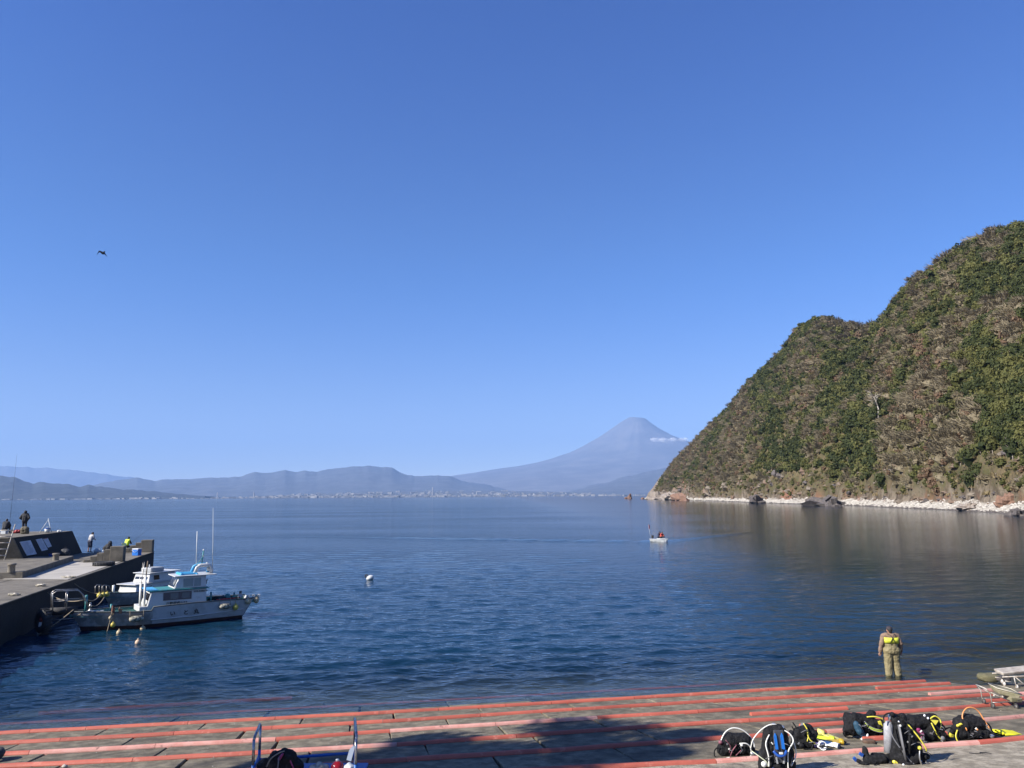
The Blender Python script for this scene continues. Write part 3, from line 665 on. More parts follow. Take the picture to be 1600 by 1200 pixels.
LM = [(1090, 'near the headland tip'), (1160, 'above the left end of the beach'), (1215, 'above the lone dark boulder'), (1262, 'left of the twin boulders'), (1320, 'above the twin boulders'), (1390, 'between the twin boulders and the grey scree'), (1460, 'above the grey scree'), (1520, 'above the flat grey boulder'), (1565, 'above the orange outcrop'), (9999, 'at the right photo edge')]
HB = [(.18, 'just above the beach'), (.34, 'low on the slope'), (.5, 'below mid slope'), (.66, 'above mid slope'), (.82, 'high on the slope'), (.93, 'just below the ridge'), (9, 'on the ridge line')]
meta = []
for (p, s, k, px, v) in single:
    w = 'large' if s > 7.5 else ('medium' if s > 5.2 else 'small')
    meta.append('%s %s tree %s, %s' % (w, WORDS[k], next(t for q_, t in HB if v < q_), next(t for q_, t in LM if px < q_)))
ORD = ['leftmost', 'second from left', 'third from left', 'fourth from left', 'fifth from left', 'sixth from left', 'seventh from left', 'eighth from left', 'ninth from left', 'tenth from left', 'eleventh from left', 'twelfth from left', 'thirteenth from left', 'fourteenth from left', 'fifteenth from left', 'sixteenth from left', 'seventeenth from left', 'eighteenth from left', 'nineteenth from left', 'twentieth from left']
from collections import defaultdict
same = defaultdict(list)
for i_, m_ in enumerate(meta): same[m_].append(i_)
final = {}
for m_, L in same.items():
    if len(L) == 1: final[L[0]] = m_; continue
    L.sort(key=lambda i_: single[i_][3])
    for r_i, i_ in enumerate(L): final[i_] = ('%s %s' % (ORD[min(r_i, 19)], m_))
    final[L[-1]] = 'rightmost ' + m_
for n_, (p, s, k, px, v) in enumerate(single):
    lab = final[n_]
    for a_, b_ in (('between the twin boulders and the grey scree', 'left of the grey scree'), ('grey brown bare', 'grey bare'), (' from left medium', ' medium'), (' from left small', ' small'), (' from left large', ' large')):
        if len(lab.split()) > 16 or a_.startswith('between'): lab = lab.replace(a_, b_)
    e = empty({'dark': 'evergreen_tree', 'mid': 'broadleaf_tree', 'yel': 'yellow_green_tree', 'bare': 'bare_tree', 'rus': 'russet_tree'}[k], tuple(p), RNG.normal() * .35 if k == 'bare' else RNG.random() * 6.28, lab, 'tree', '%s trees on the headland' % WORDS[k])
    e.scale = (s, s, s * (1 + .3 * RNG.random()))
    cr, tk = protoS[k][n_ % 4]
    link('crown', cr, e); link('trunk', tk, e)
# ------------------------------------------------------------------ common paints
C_white = mat('white_paint', (0.52, 0.53, 0.52), 0.45, col2=(0.36, 0.37, 0.36), scale=3, mix=(.5, .75))
C_black = mat('black_fabric', (0.012, 0.012, 0.014), 0.75, col2=(0.035, 0.035, 0.04), scale=9, bump=0.01, bscale=25)
C_dark = mat('dark_rubber', (0.018, 0.018, 0.019), 0.8, col2=(0.045, 0.043, 0.04), scale=6, bump=0.01, bscale=20)
C_steel = mat('dull_steel', (0.36, 0.35, 0.33), 0.4, 0.7, col2=(0.22, 0.19, 0.16), scale=8)
C_glass = mat('dark_glass', (0.02, 0.022, 0.03), 0.08, coat=0.5)
C_rope = mat('rope', (0.26, 0.21, 0.14), 0.9, bump=0.01, bscale=60)
C_yellow = mat('yellow_plastic', (0.55, 0.46, 0.08), 0.5, col2=(0.42, 0.33, 0.07), scale=6)
C_yhose = mat('yellow_hose', (0.62, 0.55, 0.06), 0.4)
C_cream = mat('cream_float', (0.50, 0.42, 0.27), 0.6, col2=(0.33, 0.25, 0.14), scale=6)
C_blue = mat('blue_plastic', (0.015, 0.07, 0.30), 0.4)
C_bblue = mat('bright_blue', (0.01, 0.14, 0.50), 0.45)
C_pink = mat('magenta_fabric', (0.22, 0.02, 0.09), 0.6)
C_red = mat('red_fabric', (0.30, 0.02, 0.02), 0.6)
C_skin = mat('skin', (0.28, 0.15, 0.10), 0.6)
C_hair = mat('black_hair', (0.012, 0.010, 0.009), 0.7)
C_hose = mat('white_hose', (0.68, 0.67, 0.60), 0.4)
C_teal = mat('teal_paint', (0.03, 0.22, 0.22), 0.5, col2=(0.06, 0.14, 0.13), scale=6)
C_orange = mat('orange_hose', (0.62, 0.25, 0.08), 0.4)
C_lime = mat('lime_fabric', (0.55, 0.72, 0.03), 0.6)
C_wood = mat('old_wood', (0.22, 0.16, 0.10), 0.85, col2=(0.12, 0.08, 0.05), scale=8, stretch=(1, 6, 6))

# ------------------------------------------------------------------ slipway
con_a = dict(rough=0.92, wcoord=True, bump=0.02, bscale=14)
slab_m = mat('slab_concrete', (0.085, 0.071, 0.045), col2=(0.215, 0.182, 0.122), scale=3.2, mix=(.36, .68), col3=(0.026, 0.023, 0.018), scale3=0.35, mix3=(.52, .68), obj_random=.16, **con_a)
bed_m = mat('slip_bed', (0.075, 0.063, 0.042), col2=(0.15, 0.128, 0.09), scale=1.8, col3=(0.045, 0.045, 0.032), scale3=.5, **con_a)
apron_m = mat('apron_concrete', (0.20, 0.17, 0.12), col2=(0.38, 0.33, 0.245), scale=5, mix=(.4, .62), col3=(0.06, 0.052, 0.040), scale3=0.8, mix3=(.55, .7), rough=0.95, wcoord=True, bump=0.03, bscale=18)
bs = np.concatenate([np.linspace(-45, -2.4, 14), np.linspace(-2.2, 18.5, 70)]); as_ = np.linspace(-40, 60, 130)
vs = []
for b_ in bs:
    for a_ in as_:
        p = ramp_pt(a_, b_); n = mnoise.noise(Vector((p[0] * .5, p[1] * .5, 3))) * .02 + mnoise.noise(Vector((p[0] * 2, p[1] * 2, 7))) * .008
        drop = 0.10 if b_ < 9.9 else 0.004
        if a_ > 26.4 and b_ < 3.0: drop += .05
        z = max(p[2] - drop + n, -4.5 + n * 5); vs.append((p[0], p[1], z))
link('slipway', np_mesh('slipway', vs, grid_faces(len(bs), len(as_)), bed_m), kind='structure', label='concrete slipway running down into the water'); SLIP = bpy.data.objects['slipway']
vs = []; bs2 = np.linspace(9.75, 18.5, 60)
for b_ in bs2:
    for a_ in as_:
        p = ramp_pt(a_, b_); n = mnoise.noise(Vector((p[0] * .8, p[1] * .8, 1))) * .012
        vs.append((p[0], p[1], p[2] + n + .006))
link('apron', np_mesh('apron', vs, grid_faces(len(bs2), len(as_)), apron_m), kind='structure', label='rough pale concrete above the slipway rails')
# quay ground the slipway comes up to (behind and below the camera)
p_hi = [ramp_pt(a, 18.4) for a in (-40, 60)]
MB().hexa([(p_hi[0][0], p_hi[0][1], -1), (p_hi[0][0] - 12, p_hi[0][1] - 70, -1), (p_hi[1][0] + 12, p_hi[1][1] - 70, -1), (p_hi[1][0], p_hi[1][1], -1)],
          [(p_hi[0][0], p_hi[0][1], SL * 18.4), (p_hi[0][0] - 12, p_hi[0][1] - 70, SL * 18.4), (p_hi[1][0] + 12, p_hi[1][1] - 70, SL * 18.4), (p_hi[1][0], p_hi[1][1], SL * 18.4)]).build('quay_ground', apron_m, kind='structure', label='flat quay ground behind the slipway')
wet_m = mat('wet_weedy_concrete', (0.030, 0.027, 0.019), 0.35, col2=(0.06, 0.055, 0.036), scale=2.2, wcoord=True, bump=.02, bscale=12)
# rails: measured polylines laid on the slope
rail_new = mat('red_rubber', (0.41, 0.10, 0.062), 0.6, col2=(0.33, 0.078, 0.05), scale=1.6, col3=(0.48, 0.17, 0.12), scale3=4, mix3=(.56, .7), obj_random=.14, bump=.004, bscale=40)
rail_old = mat('faded_pink_rubber', (0.52, 0.27, 0.22), 0.75, col2=(0.44, 0.18, 0.14), scale=2.4, col3=(0.22, 0.10, 0.08), scale3=5, mix3=(.58, .7), obj_random=.14, bump=.004, bscale=40)
RAILS = [
    ('partly drowned red rail, second out below the waterline', [(60, 1113.5), (150, 1107.5), (300, 1098), (457, 1089)], [], -.03),
    ('drowned red rail just below the waterline, ending at the wader', [(-60, 1134.5), (0, 1131.5), (300, 1116), (600, 1099), (1100, 1071), (1300, 1059.5), (1381, 1056)], [], -.03),
    ('long red rail lying nearest the waterline', [(-80, 1149), (0, 1144.8), (300, 1128.8), (600, 1112.8), (850, 1098.2), (1100, 1083.2), (1300, 1071.5), (1446, 1063.3)], [], 0),
    ('short red rail between the two nearest the water, right end', [(1369, 1074.6), (1430, 1070.6), (1484, 1066.8)], [], 0),
    ('second long red rail up from the waterline', [(-80, 1164.8), (0, 1161), (300, 1144.2), (600, 1126.8), (850, 1111), (1100, 1095.6), (1340, 1082.7), (1440, 1077), (1525, 1072)], [], 0),
    ('third long rail up from the water, part faded pink', [(-80, 1182), (0, 1178), (130, 1171.8), (300, 1162), (431, 1155), (600, 1142.6), (850, 1126.2), (1100, 1111), (1200, 1104.2), (1340, 1098), (1430, 1092.4), (1550, 1084.6)], [(47, 431), (609, 933)], 0),
    ('pink-topped rail behind the beige cart', [(1452, 1084), (1520, 1079.5), (1576, 1076)], [(1440, 1600)], 0),
    ('rail stub that runs off the right edge behind the carts', [(1592, 1083.5), (1680, 1078)], [(1580, 1700)], 0),
    ('short red rail under the middle of the beige cart', [(1537, 1094.5), (1600, 1090.8), (1690, 1086)], [], 0),
    ('short red rail with a free right end above the blue-striped gear', [(1173, 1115.8), (1250, 1111), (1324, 1106.2)], [], 0),
    ('fourth long rail up from the water', [(-60, 1201), (0, 1197), (210, 1187), (427, 1174.5), (620, 1163.6), (860, 1146), (1100, 1129.2), (1328, 1116.6), (1430, 1110.8), (1544, 1101.5), (1700, 1092)], [(427, 620)], 0),
    ('short red rail behind the gear with white fins', [(1251, 1134.4), (1318, 1129), (1380, 1124.6), (1440, 1121)], [], 0),
    ('fifth long rail, running behind the blue-striped gear', [(380, 1205), (500, 1196), (700, 1182.6), (880, 1171.5), (1100, 1154.8), (1319, 1141.2), (1400, 1136.4), (1500, 1128.5), (1600, 1119), (1720, 1108)], [(1290, 1400), (1570, 1750)], 0),
    ('short red rail between the gear heaps on the right', [(1350, 1155), (1388, 1152.6), (1480, 1146.2)], [], 0),
    ('nearest long pink rail, at the bottom of the photo', [(780, 1206), (912, 1199.5), (1100, 1191.2), (1210, 1184), (1335, 1174.8), (1450, 1166.2), (1528, 1160.4), (1640, 1150), (1760, 1139)], [(1118, 1528)], 0),
]
RCUT = {2: [47, 135, 294, 430, 592, 685, 790, 861, 990, 1200, 1330], 4: [95, 272, 425, 598, 750, 894, 1031, 1180, 1300, 1420], 5: [47, 243, 431, 609, 774, 933, 1090, 1230, 1380, 1490], 10: [208, 427, 620, 806, 982, 1170, 1371, 1480], 12: [635, 845, 1044, 1148, 1290, 1400, 1487], 14: [1118, 1335, 1528], 1: [200, 420, 640, 860, 1080, 1260]}
def rail_profile(mb, P, mi=0, r=0.062):
    """a low rounded rail along points P lying on the slope"""
    sec = [(-1, 0), (-.97, .55), (-.7, 1.0), (-.25, 1.2), (.25, 1.2), (.7, 1.0), (.97, .55), (1, 0)]
    n = len(sec); vs = []
    for i, p in enumerate(P):
        q = Vector(P[min(i + 1, len(P) - 1)]) - Vector(P[max(i - 1, 0)]); q.z = 0; q.normalize(); s = Vector((q.y, -q.x, 0))
        for (x, z) in sec: vs.append(Vector(p) + s * x * r + Vector((0, 0, z * r * 1.05 - .012 - x * r * SL * 1.0)))
    fs = [(i * n + k, i * n + k + 1, (i + 1) * n + k + 1, (i + 1) * n + k) for i in range(len(P) - 1) for k in range(n - 1)]
    fs += [tuple(range(n)), tuple((len(P) - 1) * n + k for k in range(n - 1, -1, -1))]
    mb.add(vs, fs, mi, False)
rr = random.Random(4)
for ri, (lab, poly, faded, dz) in enumerate(RAILS):
    xs = [p[0] for p in poly]; cuts = [xs[0]] + [c for c in RCUT.get(ri, []) if xs[0] < c < xs[-1]] + [xs[-1]]
    root = empty('skid_rail', tuple(on_ramp(*poly[0])), 0, lab, 'rail', 'red rubber rails laid across the slipway')
    inv = -Vector(root.location)
    for i in range(len(cuts) - 1):
        x0, x1 = cuts[i], cuts[i + 1]; m_ = max(3, int((x1 - x0) / 25)); P = []
        for t in np.linspace(x0 + .35, x1 - .35, m_):
            y = np.interp(t, xs, [p[1] for p in poly]) + 2.2
            p = on_ramp(t, y, dz); p = p + V * (.010 * math.sin(t * .045 + ri)); P.append(Vector(p) + inv)
        mid_ = (x0 + x1) / 2; old = any(f0 <= mid_ <= f1 for f0, f1 in faded)
        q = MB(); rail_profile(q, P, 0, 0.066 + .003 * rr.random()); q.build('rail_segment', rail_old if old else rail_new, root)
# slabs between the rails: rows follow the rails
def row_b(ri, a):
    poly = RAILS[ri][1]; Q = [ab(on_ramp(x, y + 2.2)) for x, y in poly]
    return float(np.interp(a, [q[0] for q in Q], [q[1] for q in Q]))
ROWS = [(1, 2), (2, 4), (4, 5), (5, 10), (10, 12), (12, 14)]
rr = random.Random(12)
for k, (lo, hi) in enumerate([(None, 1)] + ROWS):
    a = -7.0 + (k * 1.13) % 2.6
    while a < 31:
        L = 2.55 + rr.uniform(-.12, .12); a1 = a + L; g = rr.uniform(.014, .03); sk = rr.uniform(-.05, .05)
        if a > (27.0 if k < 3 else 40): break
        f = lambda r_, x: row_b(r_, x) if r_ is not None else row_b(1, x) - 1.7
        t1, t2 = rr.uniform(-.012, .006), rr.uniform(-.012, .006)
        cor = []
        for (aa, bb, t_) in ((a + g, f(lo, a + g) + .05, t1), (a1 - g, f(lo, a1 - g) + .05, t2), (a1 - g + sk, f(hi, a1 - g) - .03, t2), (a + g + sk, f(hi, a + g) - .03, t1)):
            cor.append(Vector(ramp_pt(aa, bb, t_)))
        cen = sum(cor, Vector()) / 4; ins = [c + (cen - c).normalized() * .02 for c in cor]
        q = MB(); lowv = [c + Vector((0, 0, -.16)) for c in cor]; edge = [c + Vector((0, 0, -.014)) for c in cor]
        q.add(lowv + edge + ins, [(3, 2, 1, 0)] + [(i, (i + 1) % 4, 4 + (i + 1) % 4, 4 + i) for i in range(4)] + [(4 + i, 4 + (i + 1) % 4, 8 + (i + 1) % 4, 8 + i) for i in range(4)] + [(8, 9, 10, 11)])
        q.build('concrete_slab', wet_m if k < 1 else slab_m, SLIP)
        a = a1
# litter of shells and grit along the rails
q = MB(); rr = random.Random(77)
for i in range(260):
    a = rr.uniform(-3, 28); b_ = rr.uniform(.2, 11); p = ramp_pt(a, b_, .004); s = rr.uniform(.005, .014)
    q.box((p[0], p[1], p[2] + s * .4), (s * 1.8, s * 1.3, s), Rz(rr.uniform(0, 180)), taper=.5)
o = q.build('grit', mat('shell_grit', (0.32, 0.30, 0.26), 0.9), kind='stuff'); tag(o, 'small shells and grit strewn over the slipway', 'grit')
# stones at the water's edge
for px, py, w, h, m_, lab, sd in ((1545, 1062, 30, 11, mat('mossy_rock', (0.13, 0.115, 0.06), 0.9, col2=(0.06, 0.065, 0.03), scale=5, bump=.03, bscale=12), 'mossy rounded stone at the water edge left of the rear cart', 31),
                                  (1568, 1063, 20, 7, rk_dark, 'dark wet stone against the mossy one', 32), (1443, 1052, 22, 9, rk_dark, 'wet stone half under water right of the wader', 33),
                                  (1358, 1160.5, 18, 6, mat('brown_stone', (0.10, 0.06, 0.04), 0.95, bump=.02, bscale=12), 'flat brown stone lying on the nearest pink rail', 34)):
    p = on_ramp(px, py); S = float((p - EYE) @ _fw) / FPX; q = MB().ball((0, 0, 0), (1, 1, 1), 18, 12, jit=.3, seed=sd); q.v = [tuple(math.copysign(abs(c_) ** .55, c_) for c_ in v_) for v_ in q.v]; q.v = [(x * (1 + .12 * mnoise.noise(Vector((y_ * 2, z_ * 2, sd)))), y_, z_ * (1 + .2 * mnoise.noise(Vector((x * 2, y_ * 2, sd))))) for x, y_, z_ in q.v]; q.v = [(x * w * S / 2, y_ * w * S / 2.8, z_ * h * S * .55 + h * S * .3) for x, y_, z_ in q.v]
    tag(q.build('stone', m_, None, tuple(p)), lab, 'stone', 'stones lying about the slipway')

# ------------------------------------------------------------------ pier
PO = Vector((-21.92, 33.25, 0)); PE = Vector((-.2563, .9666, 0)); PT = Vector((-.9666, -.2563, 0)); PZ = 1.76
def pp(s, t, z=PZ): return PO + PE * s + PT * t + Vector((0, 0, z))
pier_m = mat('pier_concrete', (0.10, 0.087, 0.066), 0.92, col2=(0.165, 0.145, 0.112), scale=1.4, mix=(.35, .65), col3=(0.05, 0.045, 0.036), scale3=.25, mix3=(.55, .7), bump=.02, bscale=9, wcoord=True)
wall_m = mat('pier_wall', (0.016, 0.0145, 0.012), 0.9, col2=(0.007, 0.007, 0.0065), scale=1.2, bump=.03, bscale=6, wcoord=True)  # near black: shade of pier wall and parapet face is in the colour
patch_m = mat('new_concrete', (0.38, 0.35, 0.30), 0.9, col2=(0.31, 0.285, 0.245), scale=.7, bump=.01, bscale=12, wcoord=True)
pier = empty('pier', tuple(pp(0, 0, 0)), 0, 'long dark concrete pier with parapet on the left of the bay', 'pier'); pinv = -Vector(pier.location)
def pbox(name, s0, s1, t0, t1, z0, z1, m, bevel=.04, top=None, label=None):
    q = MB(); b4 = [pp(s0, t0, z0), pp(s1, t0, z0), pp(s1, t1, z0), pp(s0, t1, z0)]
    tt = top or (s0, s1, t0, t1); t4 = [pp(tt[0], tt[2], z1), pp(tt[1], tt[2], z1), pp(tt[1], tt[3], z1), pp(tt[0], tt[3], z1)]
    q.hexa([v + pinv for v in b4][::-1], [v + pinv for v in t4][::-1]); return q.build(name, m, pier, bevel=bevel, label=label)
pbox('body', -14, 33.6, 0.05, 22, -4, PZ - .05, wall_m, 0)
# deck cast in panels with open joints
rr = random.Random(3)
s = -14.0
while s < 33.5:
    s1 = min(s + 5.0, 33.6)
    for t0, t1 in ((0, 3.4), (3.4, 8.5), (8.5, 22)):
        if 23.2 < s < 30 and t0 > 5: pass
        pbox('deck_panel', s + .012, s1 - .012, t0 + (0 if t0 == 0 else .012), t1 - .012, PZ - .06 + rr.uniform(-.004, .004), PZ + rr.uniform(-.006, .004), pier_m, .03)
    s = s1
q = MB(); P4 = [pp(10.35, .25, PZ + .012), pp(22.6, .25, PZ + .012), pp(22.5, 2.6, PZ + .012), pp(24.2, 3.75, PZ + .012), pp(11.7, 3.9, PZ + .012)]
q.prism([v + pinv for v in P4][::-1], (0, 0, 0), (0, 0, .012)); q.build('new_concrete_strip', patch_m, pier, label='pale strip of fresh concrete')
# low raised slab
q = MB(); P4 = [pp(11.9, 2.98), pp(24.4, 3.75), pp(24.9, 9), pp(12.6, 22)]
q.prism([v + pinv for v in P4][::-1], (0, 0, -.03), (0, 0, .38)); q.build('raised_slab', pier_m, pier, bevel=.03)
# parapet: high block, its face leaning back
ptl, ptr = pp(22.5, 7.1, 3.6), pp(33.3, 6.35, 3.6); pbl, pbr = pp(23.0, 6.35, PZ), pp(33.55, 5.55, PZ)
btl, btr = pp(22.5, 22, 3.6), pp(33.3, 22, 3.6); bbl, bbr = pp(23.0, 22, PZ), pp(33.55, 22, PZ)
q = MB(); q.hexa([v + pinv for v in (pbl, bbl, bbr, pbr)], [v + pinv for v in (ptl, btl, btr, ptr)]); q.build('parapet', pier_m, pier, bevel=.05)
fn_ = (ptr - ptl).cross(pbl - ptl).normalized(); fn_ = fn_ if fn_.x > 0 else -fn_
q = MB(); q.prism([v + pinv for v in (ptl.lerp(ptr, .004), ptr.lerp(ptl, .004), pbr.lerp(pbl, .004), pbl.lerp(pbr, .004))], fn_ * .003, fn_ * .008); q.build('parapet_face_shade', wall_m, pier, label='dark weathered leaning face of the parapet')  # thin dark sheet over the leaning face paints its shade
# stepped blocks with an end post
def stepped(s0, t0, n, hgt, name='stepped_block'):
    q = MB(); w = .42
    q.hexa([v + pinv for v in (pp(s0, t0), pp(s0, t0 + .9), pp(s0 + .75, t0 + .9), pp(s0 + .75, t0))], [v + pinv for v in (pp(s0, t0, PZ + hgt), pp(s0, t0 + .9, PZ + hgt), pp(s0 + .75, t0 + .9, PZ + hgt), pp(s0 + .75, t0, PZ + hgt))])
    o = q.build(name, pier_m, pier, bevel=.035)
    for k in range(n):
        a0 = t0 + .9 + k * w + .004; h = hgt - .22 * (k + 1)
        r = MB(); r.hexa([v + pinv for v in (pp(s0 + .08, a0), pp(s0 + .08, a0 + w), pp(s0 + .7, a0 + w), pp(s0 + .7, a0))], [v + pinv for v in (pp(s0 + .08, a0, PZ + h), pp(s0 + .08, a0 + w, PZ + h), pp(s0 + .7, a0 + w, PZ + h), pp(s0 + .7, a0, PZ + h))])
        r.build('step', pier_m, o, bevel=.03)
stepped(22.7, .12, 4, 1.08); stepped(32.7, .05, 3, 1.0)
# stone stair beside the ladder
st = empty('stair', tuple(pp(22.0, 8.9)), 0)
st.parent = pier; st.matrix_parent_inverse = Matrix.Identity(4); st.location = pp(22.0, 8.9) + pinv
for k in range(6):
    h = 1.75 - k * .3; q = MB()
    q.hexa([PE * (-.28 * (k + 1)) + Vector((0, 0, 0)), PE * (-.28 * (k + 1)) + PT * 2.4, PE * (-.28 * k) + PT * 2.4, PE * (-.28 * k)], [PE * (-.28 * (k + 1)) + Vector((0, 0, h)), PE * (-.28 * (k + 1)) + PT * 2.4 + Vector((0, 0, h)), PE * (-.28 * k) + PT * 2.4 + Vector((0, 0, h)), PE * (-.28 * k) + Vector((0, 0, h))])
    q.build('step', wall_m, st, bevel=.02)
# ladder
lad = empty('ladder', tuple(pp(21.6, 7.3)), 0, 'white wooden ladder leaning against the end of the parapet', 'ladder')
L0, L1 = PT * 0 + Vector((0, 0, 0)), PE * .9 + PT * -.25 + Vector((0, 0, 2.75)); side = PT * 1.0
C_lad = mat('ladder_paint', (0.42, 0.40, 0.35), .7, col2=(.28, .22, .17), scale=6)
for off in (Vector(), side): MB().tube([L0 + off, L1 + off], .035, 6).build('side_rail', C_lad, lad)
for k in range(6): f_ = .1 + k * .15; MB().tube([L0.lerp(L1, f_), L0.lerp(L1, f_) + side], .042, 6).build('rung', C_lad, lad)
# notice boards on the leaning face: built flat on the face
FN = (ptr - ptl).cross(pbl - ptl).normalized(); FN = FN if FN.dot(Vector((1, 0, 0))) > 0 else -FN
board_m = mat('board_white', (0.50, 0.52, 0.56), .6, col2=(.40, .42, .47), scale=2)
ink_m = mat('board_ink', (0.12, 0.13, 0.16), .7)
def on_face(u, v): return ptl.lerp(ptr, u).lerp(pbl.lerp(pbr, u), v)
def facept(px, py):
    d = Vector(ray(px, py)); o = Vector(EYE); t = (ptl - o).dot(FN) / d.dot(FN); return o + d * t
def board(corners, lab, lines, red=False):
    Q = [facept(*c) for c in corners]; c0 = sum(Q, Vector()) / 4
    e = empty('notice_board', tuple(c0), 0, lab, 'sign', 'notice boards on the parapet')
    q = MB(); q.prism([p - c0 for p in Q], FN * .01, FN * .05); q.build('panel', board_m, e)
    q = MB(); rq = random.Random(len(lab))
    for k in range(lines):
        f_ = .1 + .82 * k / lines; x1 = rq.uniform(.6, .92)
        A = Q[0].lerp(Q[3], f_); B = Q[1].lerp(Q[2], f_); A2 = Q[0].lerp(Q[3], f_ + .018); B2 = Q[1].lerp(Q[2], f_ + .018)
        q.prism([A.lerp(B, .08) - c0, A.lerp(B, x1) - c0, A2.lerp(B2, x1) - c0, A2.lerp(B2, .08) - c0], FN * .0535, FN * .056)
    q.build('print_lines', ink_m, e, kind='stuff')
    if red:
        q = MB(); A = Q[0].lerp(Q[3], .01); B = Q[1].lerp(Q[2], .01); A2 = Q[0].lerp(Q[3], .07); B2 = Q[1].lerp(Q[2], .07)
        q.prism([A.lerp(B, .1) - c0, A.lerp(B, .9) - c0, A2.lerp(B2, .9) - c0, A2.lerp(B2, .1) - c0], FN * .0535, FN * .056); q.build('heading_bar', mat('board_red', (.45, .12, .1), .6), e)
board([(30, 847), (46.5, 844.5), (56.5, 866), (41.5, 868.5)], 'largest white notice board, left on the leaning parapet face', 11)
board([(55.2, 843.3), (64.5, 841.6), (74, 859), (64.5, 861.5)], 'middle white notice board on the parapet', 9)
board([(66.5, 842.3), (73.5, 840.8), (80, 854), (74, 856)], 'smallest notice board with a red heading, right on the parapet', 6, True)
# bollards
boll_m = mat('bollard_concrete', (0.20, 0.175, 0.135), .9, col2=(.12, .10, .075), scale=4)
for px, py, z, lab in ((17.5, 893.5, PZ + .38, 'concrete bollard on the raised slab near the left edge'), (87, 875.5, PZ + .38, 'concrete bollard at the far end of the raised slab by the parapet')):
    p = on_level(px, py, z); e = empty('bollard', tuple(p), 0, lab, 'bollard', 'bollards on the pier')
    MB().lathe([(.19, -.02), (.185, .36), (.21, .38)], n=14).build('post', boll_m, e); MB().lathe([(.23, .375), (.24, .43), (.21, .47), (0, .475)], n=14).build('cap', boll_m, e)
def rope_tangle(px, py, z, sd, lab, w=.55):
    p = on_level(px, py, z); e = empty('mooring_ring', tuple(p), 0, lab, 'mooring cleat', 'mooring cleats with rope on the pier edge'); r = random.Random(sd)
    MB().tube([(-.16, 0, .0), (-.16, 0, .11), (.16, 0, .11), (.16, 0, 0)], .022, 6).build('cleat', C_steel, e)
    P = [(math.cos(k * 1.1) * w * .35 * (1 + .3 * r.random()), math.sin(k * 1.3) * w * .22, .03 + .09 * r.random()) for k in range(22)]
    MB().tube(P, .018, 5).build('rope', mat('pale_rope', (0.42, .38, .29), .9), e)
rope_tangle(22, 931, PZ, 1, 'rope-wrapped cleat nearest the left edge of the photo'); rope_tangle(64, 916.5, PZ, 2, 'middle cleat with pale rope on the pier edge'); rope_tangle(106, 903.5, PZ, 3, 'cleat with a pale rope heap on the fresh concrete', .8)
def tyre(name, c, R, r, rot, lab, grp='old tyres by the pier', mk=True):
    e = empty(name, tuple(c), 0, lab, 'tyre', grp)
    q = MB(); q.torus((0, 0, 0), R - r, r, 26, 9, rot=rot); q.build('casing', C_dark, e)
    q = MB()
    for k in range(22):
        a = 2 * PI * k / 22; d = Vector((math.cos(a), math.sin(a), 0)); q.box(rot @ (d * (R + .002)), (.03, .05, r * 1.5), rot @ Matrix.Rotation(a, 3, 'Z'))
    q.build('tread_blocks', C_dark, e, kind='stuff'); return e
tp = on_level(162, 884, PZ); tyre('old_tyre', (tp[0], tp[1], PZ + .14), .66, .14, Matrix.Identity(3), 'large black tyre lying flat beside the nearer stepped block')
# ------------------------------------------------------------------ figures
FOLDS = bpy.data.textures.new('folds', 'CLOUDS'); FOLDS.noise_scale = .09; FOLDS.noise_depth = 3
def blob(name, m, parent, segs, voxel=.014, smooth=4, crumple=0.0):
    """one continuous surface grown round limbs: segs of (p0, p1, r0, r1)"""
    q = MB()
    for sg in segs:
        p0, p1, r0, r1 = sg[:4]; p0, p1 = Vector(p0), Vector(p1)
        if (p1 - p0).length < 1e-5: q.ball(p0, r0 if hasattr(r0, '__len__') else (r0,) * 3, 12, 8); continue
        q.tube([p0, p1], [r0, r1], 12); q.ball(p0, r0, 12, 8); q.ball(p1, r1, 12, 8)
    o = q.build(name, m, parent)
    r = o.modifiers.new('remesh', 'REMESH'); r.mode = 'VOXEL'; r.voxel_size = voxel; r.use_smooth_shade = True
    s = o.modifiers.new('smooth', 'SMOOTH'); s.iterations = smooth; s.factor = .5
    if crumple:
        d = o.modifiers.new('folds', 'DISPLACE'); d.texture = FOLDS; d.strength = crumple; d.mid_level = .5; d.texture_coords = 'LOCAL'
    return o
